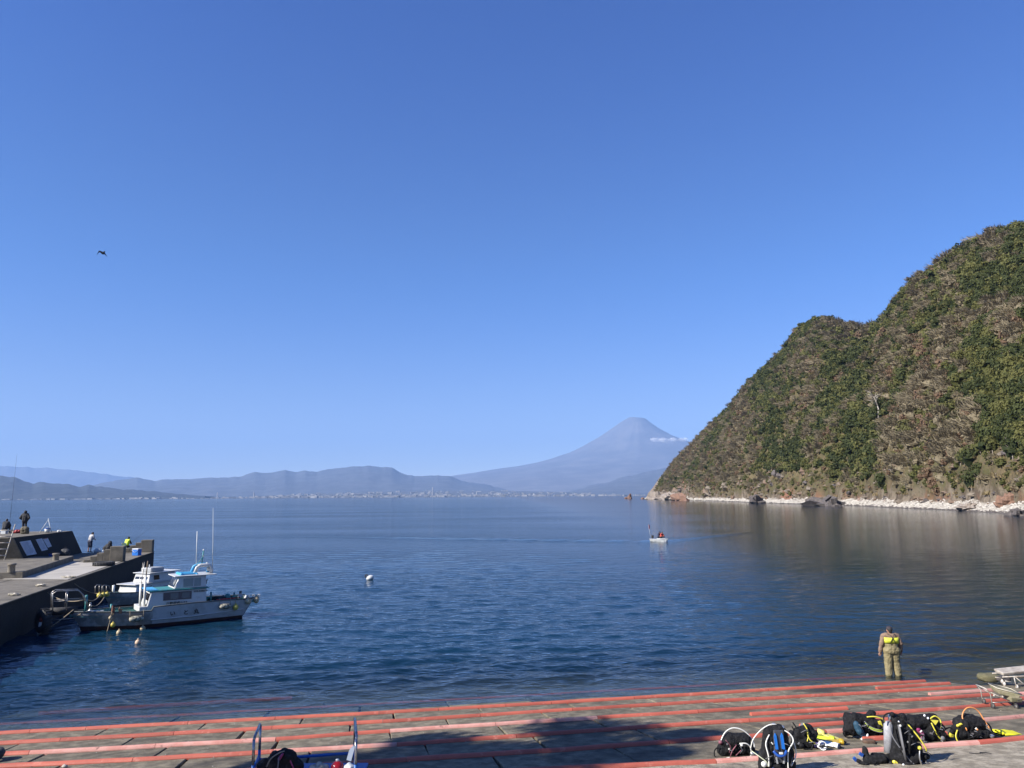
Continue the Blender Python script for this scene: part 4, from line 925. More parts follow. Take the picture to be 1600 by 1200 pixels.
def person(name, loc, rz, label, J, clothes, hair='black_hair', group=None, voxel=.014, scale=1.0):
    """J: joints; clothes: list of (name, material, which, extra radius)"""
    e = empty(name, loc, rz, label, 'person', group); e.scale = (scale,) * 3
    V3 = Vector; g = {k: V3(v) for k, v in J.items()}
    segs = [(g['pelvis'], g['chest'], .125, .145), (g['hipL'], g['hipR'], .115, .115), (g['shL'], g['shR'], .075, .075), (g['chest'], g['neck'], .12, .058), (g['neck'], g['head'], .055, .06),
            (g['head'], g['head'], (.082, .10, .118), 0)]
    f = g['face'].normalized(); sd = f.cross(V3((0, 0, 1))).normalized(); up = sd.cross(f).normalized()
    segs += [(g['head'] + f * .098 - up * .01, g['head'] + f * .112 - up * .028, .012, .014), (g['head'] + f * .07 - up * .085, g['head'] + f * .082 - up * .08, .03, .025)]
    for s in (-1, 1): segs.append((g['head'] + sd * s * .083 + up * .015, g['head'] + sd * s * .088 - up * .02, .014, .012))
    for S in 'LR':
        segs += [(g['hip' + S], g['kn' + S], .088, .056), (g['kn' + S], g['an' + S], .056, .038), (g['an' + S], g['toe' + S], .042, .036),
                 (g['sh' + S], g['el' + S], .052, .040), (g['el' + S], g['wr' + S], .038, .026)]
        hd = (g['wr' + S] - g['el' + S]).normalized(); lat = hd.cross(V3((0, 1, 0.2))).normalized(); cur = hd.cross(lat).normalized()
        palm = g['wr' + S] + hd * .085; segs.append((g['wr' + S] + hd * .02, palm, .028, .030))
        for k, ln in enumerate((.062, .074, .068, .052)):
            b0 = palm + lat * (k - 1.5) * .021; b1 = b0 + hd * ln * .55 + cur * .008; segs += [(b0, b1, .0105, .010), (b1, b1 + hd * ln * .4 + cur * .022, .010, .009)]
        t0 = g['wr' + S] + hd * .03 + lat * .026; segs += [(t0, t0 + hd * .035 + lat * .026, .013, .011), (t0 + hd * .035 + lat * .026, t0 + hd * .062 + lat * .028 + cur * .012, .011, .010)]
    blob('body', C_skin, e, segs, voxel, 2)
    for s in (-1, 1): MB().ball(g['head'] + f * .092 + sd * s * .032 + up * .012, (.011,) * 3, 8, 5).build('eye', C_hair, e)
    if hair: blob('hair', C_hair, e, [(g['head'] - f * .022 + up * .035, g['head'] - f * .022 + up * .035, (.09, .10, .095), 0), (g['head'] - f * .05 + up * .01, g['head'] - f * .05 - up * .05, .075, .055)], .016)
    for (nm, m, which, x) in clothes:
        cr_ = .035 if voxel < .012 else .02
        c = []
        if which in ('top', 'vest', 'jacket'):
            c += [(g['pelvis'] + V3((-.045, 0, .02)), g['chest'] + V3((-.065, 0, 0)), .115 + x, .125 + x), (g['pelvis'] + V3((.045, 0, .02)), g['chest'] + V3((.065, 0, 0)), .115 + x, .125 + x), (g['shL'].lerp(g['shR'], .12), g['shR'].lerp(g['shL'], .12), .082 + x, .082 + x), (g['chest'], g['neck'] - V3((0, 0, .04)), .13 + x, .07 + x)]
        if which in ('top', 'jacket'):
            for S in 'LR':
                c.append((g['sh' + S], g['el' + S], .062 + x, .052 + x))
                if which == 'jacket': c.append((g['el' + S], g['wr' + S], .052 + x, .038 + x))
        if which in ('trousers', 'shorts'):
            c.append((g['hipL'], g['hipR'], .125 + x, .125 + x)); c.append((g['pelvis'], g['pelvis'] + V3((0, 0, .06)), .135 + x, .13 + x))
            for S in 'LR':
                c.append((g['hip' + S], g['kn' + S], .10 + x, .072 + x))
                if which == 'trousers': c.append((g['kn' + S], g['an' + S], .072 + x, .056 + x))
        if which == 'shoes':
            for S in 'LR': c.append((g['an' + S] - V3((0, 0, .02)), g['toe' + S] - V3((0, 0, .005)), .052, .044))
        if which == 'hood': c += [(g['head'] - f * .02, g['head'] - f * .02, (.115, .118, .14), 0), (g['neck'], g['head'] - f * .05, .095, .11)]
        if which == 'cap': c += [(g['head'] + up * .055 - f * .01, g['head'] + up * .055 - f * .01, (.097, .108, .085), 0), (g['head'] + f * .09 + up * .045, g['head'] + f * .15 + up * .04, .035, .022)]
        if which == 'sunhat': c += [(g['head'] + up * .08, g['head'] + up * .08, (.10, .11, .07), 0), (g['head'] + up * .055, g['head'] + up * .055, (.2, .2, .018), 0)]
        if which == 'shoes':
            for c_ in c: blob('shoe', m, e, [c_], voxel, 3)
            continue
        blob(nm, m, e, c, voxel, 4, cr_)
    return e, g
def stand_pose(lean=0.0, spread=.11, arms='down', face=(0, 1, -.1)):
    J = dict(pelvis=(0, 0, .92), chest=(0, .02 + lean * .5, 1.27), neck=(0, .02 + lean, 1.43), head=(0, .04 + lean * 1.25, 1.57 - lean * .1), face=face,
             hipL=(-.09, 0, .90), hipR=(.09, 0, .90), knL=(-spread - .01, .03, .49), knR=(spread + .01, .03, .49), anL=(-spread - .03, -.01, .09), anR=(spread + .03, -.01, .09), toeL=(-spread - .06, .15, .045), toeR=(spread + .06, .15, .045),
             shL=(-.175, .02 + lean * .9, 1.385), shR=(.175, .02 + lean * .9, 1.385))
    if arms == 'down': J.update(elL=(-.25, 0, 1.12), elR=(.25, .0, 1.12), wrL=(-.26, .06, .88), wrR=(.26, .06, .88))
    elif arms == 'front': J.update(elL=(-.24, .04 + lean, 1.13), elR=(.24, .04 + lean, 1.13), wrL=(-.10, .26 + lean, 1.08), wrR=(.10, .26 + lean, 1.08))
    elif arms == 'pockets': J.update(elL=(-.31, -.05, 1.13), elR=(.31, -.05, 1.13), wrL=(-.17, .10, .98), wrR=(.17, .10, .98))
    return J
def sit_pose(h=.42, lean=.1, knees=.45):
    return dict(pelvis=(0, 0, h + .08), chest=(0, .05 + lean * .6, h + .42), neck=(0, .07 + lean, h + .58), head=(0, .11 + lean * 1.2, h + .71), face=(0, 1, -.25), hipL=(-.09, 0, h + .07), hipR=(.09, 0, h + .07),
                knL=(-.16, .42, knees), knR=(.16, .42, knees), anL=(-.17, .40, .09), anR=(.17, .40, .09), toeL=(-.19, .56, .045), toeR=(.19, .56, .045), shL=(-.175, .06 + lean * .9, h + .53), shR=(.175, .06 + lean * .9, h + .53),
                elL=(-.25, .16 + lean, h + .29), elR=(.25, .16 + lean, h + .29), wrL=(-.12, .36 + lean, h + .27), wrR=(.12, .36 + lean, h + .27))
black_cloth = mat('dark_jacket', (0.014, 0.015, 0.018), .8, col2=(.03, .03, .035), scale=8); navy = mat('navy_cloth', (0.012, 0.018, 0.045), .8)
pale_shirt = mat('white_shirt', (0.42, 0.42, 0.42), .8, col2=(.33, .33, .34), scale=7)
tan = mat('tan_shirt', (0.235, 0.155, 0.10), .85, col2=(.15, .10, .068), scale=10, bump=.01, bscale=20)
wader_m = mat('wader_olive', (0.25, 0.205, 0.10), .75, col2=(.15, .125, .062), scale=7, mix=(.35, .65), bump=.02, bscale=9)
P36 = 3.6
# 1 the wader standing at the water's edge
wp = on_level(1396, 1056.5, -.03); J = stand_pose(0, .10, 'down', (0, 1, -.25)); J.update(shL=(-.20, .02, 1.385), shR=(.20, .02, 1.385), elL=(-.285, 0, 1.12), elR=(.285, 0, 1.12), wrR=(.29, .06, .88)); J['wrL'] = (-.33, .03, .86); J['knR'] = (.12, .05, .49); J['anR'] = (.15, .0, .09); J['toeR'] = (.19, .15, .045)
wader, g = person('person', (wp[0], wp[1], -.06), math.radians(-4), 'person in olive chest waders and yellow-backed tan shirt standing at the water edge', J,
   [('shirt', tan, 'jacket', .022), ('wader_trousers', wader_m, 'trousers', .052), ('boots', mat('boot_olive', (.05, .052, .03), .6), 'shoes', 0), ('cap', mat('plum_cap', (.035, .026, .03), .8), 'cap', 0)], voxel=.011, scale=.99)
wader.scale = (1.12, 1.05, .99)
blob('wader_bib', wader_m, wader, [((-.045, 0, .86), (-.05, .01, 1.15), .160, .158), ((.045, 0, .86), (.05, .01, 1.15), .160, .158)], .014, 4, .03)
q = MB(); n_ = 18
for k in range(n_):
    t_ = math.radians(-80 + 160 * k / (n_ - 1)); a = (math.sin(t_) * .222, -.180 * math.cos(t_) ** .45)
    q.v += [(a[0], a[1] + .02, 1.155), (a[0], a[1] + .025, 1.345), (a[0] * .93, a[1] * .9 + .025, 1.345), (a[0] * .93, a[1] * .9 + .02, 1.155)]
for k in range(n_ - 1):
    for j in range(4): q.f.append((k * 4 + j, k * 4 + (j + 1) % 4, k * 4 + 4 + (j + 1) % 4, k * 4 + 4 + j)); q.m.append(0); q.sm.append(True)
q.f += [(3, 2, 1, 0), (n_ * 4 - 4, n_ * 4 - 3, n_ * 4 - 2, n_ * 4 - 1)]; q.m += [0, 0]; q.sm += [False, False]
q.build('yellow_back_panel', mat('yellow_panel', (.60, .62, .05), .6), wader)
for s in (-1, 1): MB().tube([(s * .085, -.168, 1.15), (s * .02, -.172, 1.30), (-s * .03, -.158, 1.40), (-s * .09, -.10, 1.465), (-s * .12, .06, 1.45)], .014, 6, flat=.5).build('brace', C_black, wader)
q = MB()
for s in (-1, 1):
    for k, z in enumerate((.70, .62, .54, .40, .33, .27)): q.torus((s * .115, .02, z), .098 - k * .004, .013, 16, 6, rot=Rx(8 * (-1) ** k) @ Ry(10 * s))
q.build('wader_creases', wader_m, wader)
# 2 figures on the parapet and pier
p = on_level(37, 832.6, P36); person('person', tuple(p), math.radians(10), 'person in black hooded jacket standing with hands in pockets on the parapet', stand_pose(0, .09, 'pockets'),
   [('jacket', black_cloth, 'jacket', .03), ('trousers', black_cloth, 'trousers', 0), ('shoes', C_black, 'shoes', 0), ('hood', black_cloth, 'hood', 0)], scale=1.03)
p = on_level(6.5, 834, P36); ps, _ = person('person', tuple(p), math.radians(8), 'person in dark jacket sitting low on the parapet by the left photo edge', sit_pose(.30, .12, .50), [('jacket', black_cloth, 'jacket', .03), ('trousers', black_cloth, 'trousers', 0), ('shoes', C_white, 'shoes', 0)])
o = MB().box((0, 0, .15), (.36, .3, .3)).build('cool_box', C_white, None, tuple(p)); tag(o, 'small white cool box the left seated angler sits on', 'cool box')
o = MB().tube([(p[0] + .05, p[1] + .45, P36 + .5), (p[0] - .2, p[1] + .9, P36 + 3.0), (p[0] - .35, p[1] + 1.2, P36 + 6.2)], [.014, .009, .004], 5).build('fishing_rod', C_black); tag(o, 'long black fishing rod held up at the left photo edge', 'fishing rod')
p = on_level(139.5, 863.5, PZ); J = stand_pose(.13, .12, 'front', (.45, 1, -.5)); person('person', tuple(p), math.radians(-22), 'person in white T-shirt and navy shorts leaning forward on the pier', J,
   [('t_shirt', pale_shirt, 'top', .02), ('shorts', navy, 'shorts', .02), ('shoes', C_black, 'shoes', 0)], scale=1.0)
p = on_level(196.5, 862.5, PZ); ch = tuple(p); person('person', ch, math.radians(-12), 'seated angler in a yellow vest on a folding chair near the pier end', sit_pose(.42, .12, .42),
   [('jacket', black_cloth, 'jacket', .0), ('yellow_vest', C_lime, 'vest', .03), ('trousers', mat('brown_trousers', (.04, .025, .02), .8), 'trousers', 0), ('shoes', C_white, 'shoes', 0), ('cap', black_cloth, 'cap', 0)])
def folding_chair(p, rz, lab, m):
    e = empty('folding_chair', p, rz, lab, 'chair')
    for s in (-1, 1):
        MB().tube([(s * .22, -.22, 0), (s * .22, .2, .42)], .014, 6).build('leg', C_steel, e); MB().tube([(s * .22, .22, 0), (s * .22, -.2, .42), (s * .22, -.28, .78)], .014, 6).build('leg', C_steel, e)
    MB().box((0, 0, .40), (.44, .4, .02)).build('seat', m, e); MB().box((0, -.26, .66), (.44, .02, .22), Rx(-10)).build('backrest', m, e)
folding_chair((ch[0], ch[1] - .02, ch[2]), math.radians(-12), 'green folding chair under the angler in the yellow vest', mat('green_canvas', (.02, .06, .04), .8))
o = MB().tube([(ch[0] + .12, ch[1] + .5, PZ + .7), (ch[0] + .75, ch[1] + .9, PZ + 1.35), (ch[0] + 1.35, ch[1] + 1.3, PZ + 1.95)], [.014, .010, .005], 5).build('fishing_rod', C_black); tag(o, 'fishing rod slanting out from the angler in the yellow vest', 'fishing rod')
p = on_level(167, 866, PZ); e = empty('draped_chair', tuple(p), math.radians(-20), 'low chair hidden under a heaped black coat on the pier', 'chair')
for sx in (-.2, .2):
    for sy in (-.18, .18): MB().tube([(sx, sy, 0), (sx * .8, sy * .8, .3)], .014, 6).build('leg', C_steel, e)
e.scale = (1.3, 1.3, 1.35)
blob('coat', black_cloth, e, [((-.26, 0, .34), (.2, 0, .40), .10, .14), ((.12, 0, .4), (.2, 0, .66), .17, .12), ((-.1, 0, .42), (.1, 0, .52), .13, .15)], .02, 3, .09)
def bag(name, px, py, z, dims, m, lab, cat='bag', sd=0, extra=None):
    p = on_level(px, py, z) if z is not None else on_ramp(px, py); w, d, h = dims; e = empty(name, tuple(p), math.radians(sd * 23 % 60 - 30), lab, cat)
    blob('fabric_body', m, e, [((-w * .28, 0, h * .36), (w * .28, 0, h * .36), min(d, h) * .42, min(d, h) * .42), ((-w * .15, 0, h * .5), (w * .2, 0, h * .55), h * .38, h * .3), ((-w * .3, -d * .1, h * .2), (w * .3, d * .1, h * .2), h * .24, h * .24)], .02, 3, .08)
    MB().tube([(-w * .15, 0, h * .78), (-w * .1, 0, h * 1.0), (w * .1, 0, h * 1.02), (w * .15, 0, h * .8)], .012, 6).build('handle', extra or C_black, e); return e
bag('plastic_bag', 152, 864, PZ, (.55, .4, .42), C_white, 'white plastic bag slumped on the pier beside the draped chair', sd=1)
bag('holdall', 27, 833, P36, (.5, .3, .3), C_red, 'red holdall on the parapet between the two dark figures', sd=2)
bag('holdall', 19.5, 833, P36, (.3, .3, .3), C_black, 'small black bag touching the left end of the red holdall', sd=3)
bag('rucksack', 38.5, 834.3, P36, (.5, .42, .66), mat('khaki_fabric', (.10, .085, .055), .85, bump=.02, bscale=9), 'khaki rucksack standing in front of the hooded person', sd=1)
bag('plastic_bag', 93, 831.5, P36, (.42, .3, .2), C_white, 'flat white bag on the parapet right of the tripod', sd=4)
bag('plastic_bag', 228.5, 861.5, PZ, (.30, .28, .5), mat('greyish_bag', (.3, .3, .28), .7), 'pale grey upright bag at the foot of the far stepped block', sd=1)
bag('rucksack', 101, 874, PZ, (.5, .4, .9), mat('dark_rucksack', (.02, .02, .022), .8, col2=(.09, .09, .09), scale=5), 'dark rucksack standing in the shade of the leaning parapet face', sd=1)
# tripod with blue bucket
p = on_level(74, 832, P36); e = empty('tripod', tuple(p), 0, 'white tripod stand on the parapet edge', 'tripod')
for a in (200, 330, 90): MB().tube([(math.cos(math.radians(a)) * .55, math.sin(math.radians(a)) * .55, 0), (0, 0, 1.0)], .022, 6).build('leg', C_white, e)
MB().tube([(0, 0, .95), (0, 0, 1.1)], .03, 6).build('head', C_white, e)
def bucket(px, py, z, r, h, m, lid, lab, sd=0):
    p = on_level(px, py, z); e = empty('bucket', tuple(p), 0, lab, 'bucket'); MB().lathe([(0, 0), (r * .8, 0), (r, h), (r * .93, h), (r * .76, .03), (0, .03)], n=16).build('pail', m, e)
    MB().tube([(-r, 0, h), (-r * .6, -.02, h + r * .7), (r * .6, -.02, h + r * .7), (r, 0, h)], .01, 5).build('handle', C_steel, e)
    if lid: MB().lathe([(0, h), (r * 1.06, h), (r * 1.06, h + .04), (0, h + .06)], n=16).build('lid', lid, e)
bucket(73.5, 832.3, P36, .2, .3, C_white, C_blue, 'white bucket with a blue lid under the tripod')
p = on_level(213.5, 868, PZ); e = empty('cooler', tuple(p), math.radians(-15), 'blue cooler with a white lid standing near the pier edge', 'cooler')
MB().box((0, 0, .24), (.56, .4, .48)).build('box', C_bblue, e, bevel=.03); MB().box((0, 0, .515), (.60, .44, .07)).build('lid', C_white, e, bevel=.02); MB().tube([(-.29, -.22, .42), (0, -.26, .25), (.29, -.22, .42)], .012, 6).build('strap', C_white, e)
for px, py, w, lab in ((50, 874.5, 1.3, 'blue tarpaulin bundle at the left foot of the parapet face'), (74.5, 873.5, .8, 'blue crate at the foot of the parapet face by the rear bollard')):
    p = on_level(px, py, PZ); e = empty('crate', tuple(p), math.radians(14), lab, 'crate' if w < 1 else 'tarpaulin')
    if w < 1:
        for (c_, s_) in (((0, 0, .02), (w, .5, .04)), ((0, -.24, .22), (w, .03, .36)), ((0, .24, .22), (w, .03, .36)), ((-w / 2, 0, .22), (.03, .5, .36)), ((w / 2, 0, .22), (.03, .5, .36))): MB().box(c_, s_).build('side' if c_[2] > .1 else 'base', C_blue, e)
    else: blob('sheet', C_blue, e, [((-.5, 0, .14), (.5, 0, .16), .15, .13), ((-.2, 0, .2), (.3, .05, .18), .16, .14)], .03)

# ------------------------------------------------------------------ boats
HDG = Vector((-.8131, -.5821, 0)); BANG = math.atan2(HDG.y, HDG.x); BC = Vector((-17.544, 39.341, 0))
hull_m = mat('weathered_hull', (0.40, 0.40, 0.39), 0.5, col2=(0.25, 0.25, 0.235), scale=1.1, mix=(.45, .68), col3=(0.42, 0.42, 0.40), scale3=5, mix3=(.60, .70), bump=.004, bscale=20)
hull_bow_m = mat('scuffed_bow', (0.18, 0.178, 0.165), 0.6, col2=(0.33, 0.325, 0.30), scale=2.2, mix=(.45, .62), col3=(0.42, 0.41, 0.38), scale3=4, mix3=(.62, .70))
anti_m = mat('antifouling_red', (0.035, 0.010, 0.010), .7, col2=(.02, .012, .012), scale=4)
deck_m = mat('deck_green', (0.015, 0.085, 0.065), .7, col2=(.03, .06, .05), scale=4)
band_m = mat('grey_band', (0.10, 0.105, 0.10), .6)
cab_m = mat('cabin_white', (0.50, 0.50, 0.48), .4, col2=(0.40, 0.40, 0.38), scale=2.2, mix=(.5, .7))
sky_blue = mat('light_blue_paint', (0.06, 0.30, 0.52), .45)
tint = mat('brown_panel', (0.06, 0.045, 0.05), .4)
SX = [-4.15, -3.6, -2.6, -1.2, 0.2, 0.78, 0.86, 1.5, 2.4, 3.1, 3.7, 4.05, 4.22]
SB = [.80, .92, 1.03, 1.10, 1.11, 1.09, 1.09, 1.03, .84, .60, .34, .15, .02]
SZ = [.98, .98, 1.0, 1.02, .99, .97, .80, .80, .84, .88, .91, .93, .94]
def hull(parent, bowmat, k=1.0, zk=1.0):
    lev = [(-.45, .30, .62), (-.02, .80, .45), (.16, .87, .40), (.36, .93, .30)]     # z, share of beam, rake share
    secs = []
    for x, b_, z in zip(SX, SB, SZ):
        f_ = max(0, (x - 1.5) / 2.7); row = []
        for (lz, sb_, rk) in lev:
            row.append((x - rk * f_ ** 1.5 * 1.1, b_ * (sb_ - f_ * .42 * (1 - (lz + .45) / 1.6)), lz + f_ * .06))
        row.append((x - .05 * f_, b_ * (.985), z * .78 + .05)); row.append((x, b_, z)); secs.append(row)
    secs[0] = [(p_[0] + .55 * (1 - max(0, p_[2]) / .98) + (.25 if p_[2] < 0 else 0), p_[1], p_[2]) for p_ in secs[0]]
    def strip(name, j0, j1, m, x0=-9, x1=9, out=0.0):
        for s in (1, -1):
            q = MB()
            for i in range(len(secs) - 1):
                if not (x0 <= (SX[i] + SX[i + 1]) / 2 <= x1): continue
                for j in range(j0, j1):
                    P = [(p[0] * k, s * (p[1] + out) * k, p[2] * zk) for p in (secs[i][j], secs[i + 1][j], secs[i + 1][j + 1], secs[i][j + 1])]
                    q.add(P if s < 0 else P[::-1], [(0, 1, 2, 3)], 0, False)
            q.build(name, m, parent)
    strip('bottom', 0, 2, anti_m); strip('hull_side', 2, 5, hull_m, -9, .82); strip('bow_side', 2, 5, bowmat, .82, 9)
    q = MB()                                                # transom
    T_ = secs[0]; q.sheet([(p[0] * k, p[1] * k, p[2] * zk) for p in T_] + [(p[0] * k, -p[1] * k, p[2] * zk) for p in T_[::-1]]); q.build('transom', hull_m, parent)
    q = MB()                                                # deck, sunk a little below the rail
    up_ = [(x * k, (b_ - .06) * k, (z - (.22 if x < .8 else .10)) * zk) for x, b_, z in zip(SX, SB, SZ)]
    for i in range(len(up_) - 1):
        a, b2 = up_[i], up_[i + 1]; q.sheet([(a[0], a[1], a[2]), (a[0], -a[1], a[2]), (b2[0], -b2[1], b2[2]), (b2[0], b2[1], b2[2])])
    q.build('deck', deck_m, parent)
    for s, nm in ((1, 'gunwale'), (-1, 'gunwale')):
        MB().tube([(x * k, s * b_ * k, (z + .01) * zk) for x, b_, z in zip(SX, SB, SZ)], .035 * k, 6).build(nm, band_m, parent)
        MB().tube([(x * k, s * (b_ * .945 + .015) * k, (.37 + max(0, -x - 1) * .04) * zk) for x, b_, z in zip(SX[1:7], SB[1:7], SZ[1:7])], .028 * k, 6).build('rubbing_strake', cab_m, parent)
        q = MB()
        for i in range(len(SX) - 1):
            a, c_ = (SX[i] * k, s * (SB[i] - .062) * k, SZ[i] * zk), (SX[i + 1] * k, s * (SB[i + 1] - .062) * k, SZ[i + 1] * zk); q.sheet([a, c_, (c_[0], c_[1], c_[2] - .24), (a[0], a[1], a[2] - .24)])
        q.build('bulwark', C_teal, parent)
boat = empty('fishing_boat', tuple(BC), BANG, 'nearer white fishing boat with light blue wheelhouse roof moored at the pier', 'boat', 'fishing boats moored at the pier')
hull(boat, hull_bow_m)
# low forward cabin (x from .95 back to -1.7) and the wheelhouse above its aft half
def house(parent, x0, x1, w, z0, z1, slope, m, bev=.04, name='cabin', wtop=.9, aft=0.0):
    q = MB(); q.hexa([(x1, -w, z0), (x0, -w, z0), (x0, w, z0), (x1, w, z0)], [(x1 + aft, -w * wtop, z1), (x0 - slope, -w * wtop, z1), (x0 - slope, w * wtop, z1), (x1 + aft, w * wtop, z1)]); return q.build(name, m, parent, bevel=bev)
cabn = house(boat, 1.08, -1.75, .82, .74, 1.66, .22, cab_m)
house(boat, .98, -1.85, .86, 1.66, 1.72, .0, C_teal, .015, 'cabin_roof', 1.0)
MB().box((.80, 0, 1.735), (.5, 1.6, .03)).build('roof_edge', sky_blue, boat, bevel=.01)
whl = house(boat, -.18, -1.72, .74, 1.72, 2.30, .24, cab_m, name='wheelhouse', wtop=.90)
house(boat, -.18, -2.2, .80, 2.30, 2.345, .0, cab_m, .01, 'wheelhouse_roof', 1.0)
blob('roof_hump', sky_blue, boat, [((-.55, -.45, 2.38), (-.55, .45, 2.38), .085, .085), ((-1.3, -.45, 2.36), (-1.3, .45, 2.36), .07, .07), ((-.6, 0, 2.37), (-1.3, 0, 2.37), .09, .08), ((-.6, .4, 2.37), (-1.3, .4, 2.37), .08, .07), ((-.6, -.4, 2.37), (-1.3, -.4, 2.37), .08, .07)], .03)
def side_pane(name, parent, xa, xb, za, zb, y_, m, ya=None, lean=0.0, frame=None):
    for s in (1, -1):
        y0 = y_; y1 = ya if ya is not None else y_
        q = MB(); P = [(xa, s * y0, za), (xb, s * y0, za), (xb + lean, s * y1, zb), (xa + lean, s * y1, zb)]
        q.prism([Vector(p) for p in (P if s < 0 else P[::-1])], (0, 0, 0), (0, s * .012, 0)); q.build(name, m, parent)
# side windows: brown panel with two dark panes
side_pane('window_panel', boat, .30, -1.02, 1.20, 1.58, .795, tint, .752); side_pane('window', boat, -.02, -.40, 1.25, 1.53, .803, C_glass, .770); side_pane('window', boat, -.55, -.92, 1.25, 1.53, .803, C_glass, .770)
side_pane('wheelhouse_window', boat, -.62, -1.45, 1.80, 2.20, .737, mat('pale_glass', (.10, .14, .15), .1, coat=.6), .695)
MB().box((-1.1, .735, 2.0), (.03, .02, .44), Rx(4)).build('window_post', cab_m, boat)
def front_pane(parent, xf, slope, z0, z1, h0, h1, ya, yb, m, name='front_window', off=.012):
    """pane on a raked front: front bottom x = xf at z0, top x = xf - slope at z1"""
    def fx(z): return xf - slope * (z - z0) / (z1 - z0) + off
    q = MB(); q.prism([(fx(h0), ya, h0), (fx(h0), yb, h0), (fx(h1), yb * .95, h1), (fx(h1), ya * .95, h1)], (-.005, 0, 0), (.012, 0, 0)); q.build(name, m, parent)
for ya, yb in ((-.68, -.25), (-.2, .2), (.25, .68)): front_pane(boat, 1.08, .22, .74, 1.66, 1.24, 1.56, ya, yb, C_glass)
for ya, yb in ((-.60, -.24), (-.19, .17), (.22, .60)): front_pane(boat, -.18, .24, 1.72, 2.30, 1.80, 2.22, ya, yb, C_glass)
q = MB(); q.torus((-.18 - .12 + .035, .41, 2.02), .12, .012, 18, 5, rot=Ry(90 - 22)); q.tube([(-.255, .33, 1.9), (-.245, .41, 2.07), (-.255, .49, 1.9)], .01, 5); q.build('window_emblem', C_white, boat)
MB().box((1.09, .50, .98), (.07, .26, .24)).build('yellow_locker', C_yellow, boat, bevel=.02)
MB().box((1.20, .1, .86), (.34, 1.45, .26)).build('fore_locker', cab_m, boat, bevel=.02)
# writing
def text_on(parent, body, size, x, y_, z, m, rot, name='lettering', align='LEFT', bold=0.0, ry=0.0):
    cu = bpy.data.curves.new(name, 'FONT'); cu.body = body; cu.size = size; cu.extrude = .004; cu.offset = bold; cu.resolution_u = 3; cu.materials.append(m)
    cu.align_x = align; t_ = bpy.data.objects.new('text_tmp', cu); COL.objects.link(t_); bpy.context.view_layer.update()
    me = bpy.data.meshes.new_from_object(t_.evaluated_get(bpy.context.evaluated_depsgraph_get())); bpy.data.objects.remove(t_)
    o = bpy.data.objects.new(name, me); COL.objects.link(o); o.parent = parent; o.location = (x, y_, z); o.rotation_euler = rot; return o
ink = mat('black_letter_paint', (0.012, 0.012, 0.015), .5)
for ch_, x in (('い', .02), ('と', -.60), ('丸', -1.10)): text_on(boat, ch_, .26, x, 1.075, .50, ink, (math.radians(88), 0, math.radians(180)), bold=.006)
plate = MB(); plate.box((-.37, .825, 1.05), (1.12, .02, .19)); plate.build('number_plate', cab_m, boat)
text_on(boat, '日静岡県0153', .165, .17, .840, .99, ink, (math.radians(90), 0, math.radians(180)), 'registration_lettering', bold=.003)
text_on(boat, 'SO2-51066 W', .115, -1.12, .775, 1.50, ink, (math.radians(90), 0, math.radians(180)), 'small_lettering', bold=.003)
# arch, mast, antennas
MB().tube([(-1.2, -.35, 2.36), (-1.32, -.33, 2.68), (-1.5, -.3, 2.78), (-1.95, -.3, 2.78), (-2.06, -.33, 2.6), (-2.02, -.35, 2.35)], .06, 8, flat=1.4).build('arch', sky_blue, boat)
MB().tube([(-1.2, .35, 2.36), (-1.32, .33, 2.68), (-1.5, .3, 2.78), (-1.95, .3, 2.78), (-2.06, .33, 2.6), (-2.02, .35, 2.35)], .06, 8, flat=1.4).build('arch', cab_m, boat)
MB().box((-1.72, 0, 2.79), (.55, .62, .05)).build('arch_top', cab_m, boat, bevel=.02)
MB().lathe([(.0, 0), (.13, 0), (.15, .07), (.13, .16), (0, .18)], c=(-2.0, .1, 2.48), n=14).build('radar_drum', cab_m, boat)
MB().tube([(-1.62, 0, 2.8), (-1.68, 0, 3.5)], .03, 6).build('mast', C_teal, boat); MB().tube([(-1.4, 0, 2.8), (-1.66, 0, 3.2)], .018, 5).build('mast_stay', C_teal, boat)
MB().tube([(-1.68, -.14, 3.22), (-1.68, .14, 3.22)], .02, 5).build('crosstree', C_steel, boat); MB().ball((-1.68, 0, 3.53), .05, 8, 6).build('masthead_lamp', C_white, boat); MB().ball((-1.85, .12, 2.86), .05, 8, 6).build('deck_lamp', C_white, boat)
MB().tube([(-1.37, -.1, 2.78), (-1.33, -.1, 4.5)], .016, 6).build('antenna', C_hose, boat); MB().tube([(-2.14, .1, 2.55), (-2.1, .1, 4.0), (-2.02, .1, 5.7)], [.018, .012, .006], 6).build('whip_antenna', C_hose, boat)
for zz in (.0, .16):
    MB().tube([(1.12 + zz, .62 - zz, .8), (1.14 + zz, .62 - zz, 2.42 - zz * 2)], .055, 8).build('rod_holder', C_hose, boat)
MB().tube([(1.12, .62, 2.42), (1.08, .62, 3.15)], .028, 6).build('pole_tip', C_wood, boat); MB().tube([(1.28, .46, 2.1), (1.2, .46, 3.1)], .016, 6).build('pole_tip', C_steel, boat); MB().tube([(1.3, .75, .8), (1.32, .75, 3.1)], .012, 6).build('thin_pole', C_steel, boat)
for (x, y_, z0, z1, r, m, nm) in ((3.6, .28, .9, 1.68, .055, C_teal, 'bow_post'), (-1.98, .72, .9, 1.45, .05, C_teal, 'stern_post'), (-3.16, .66, .9, 1.32, .05, C_teal, 'stern_post'), (2.55, .5, .8, 1.2, .05, C_teal, 'side_post')):
    MB().tube([(x, y_, z0), (x, y_, z1)], r, 8).build(nm, m, boat)
MB().lathe([(.10, 0), (.08, .1), (.05, .12), (.05, .26), (.09, .28), (.05, .32), (.05, .44), (0, .46)], c=(3.38, .0, .84), n=10).build('windlass', C_steel, boat)
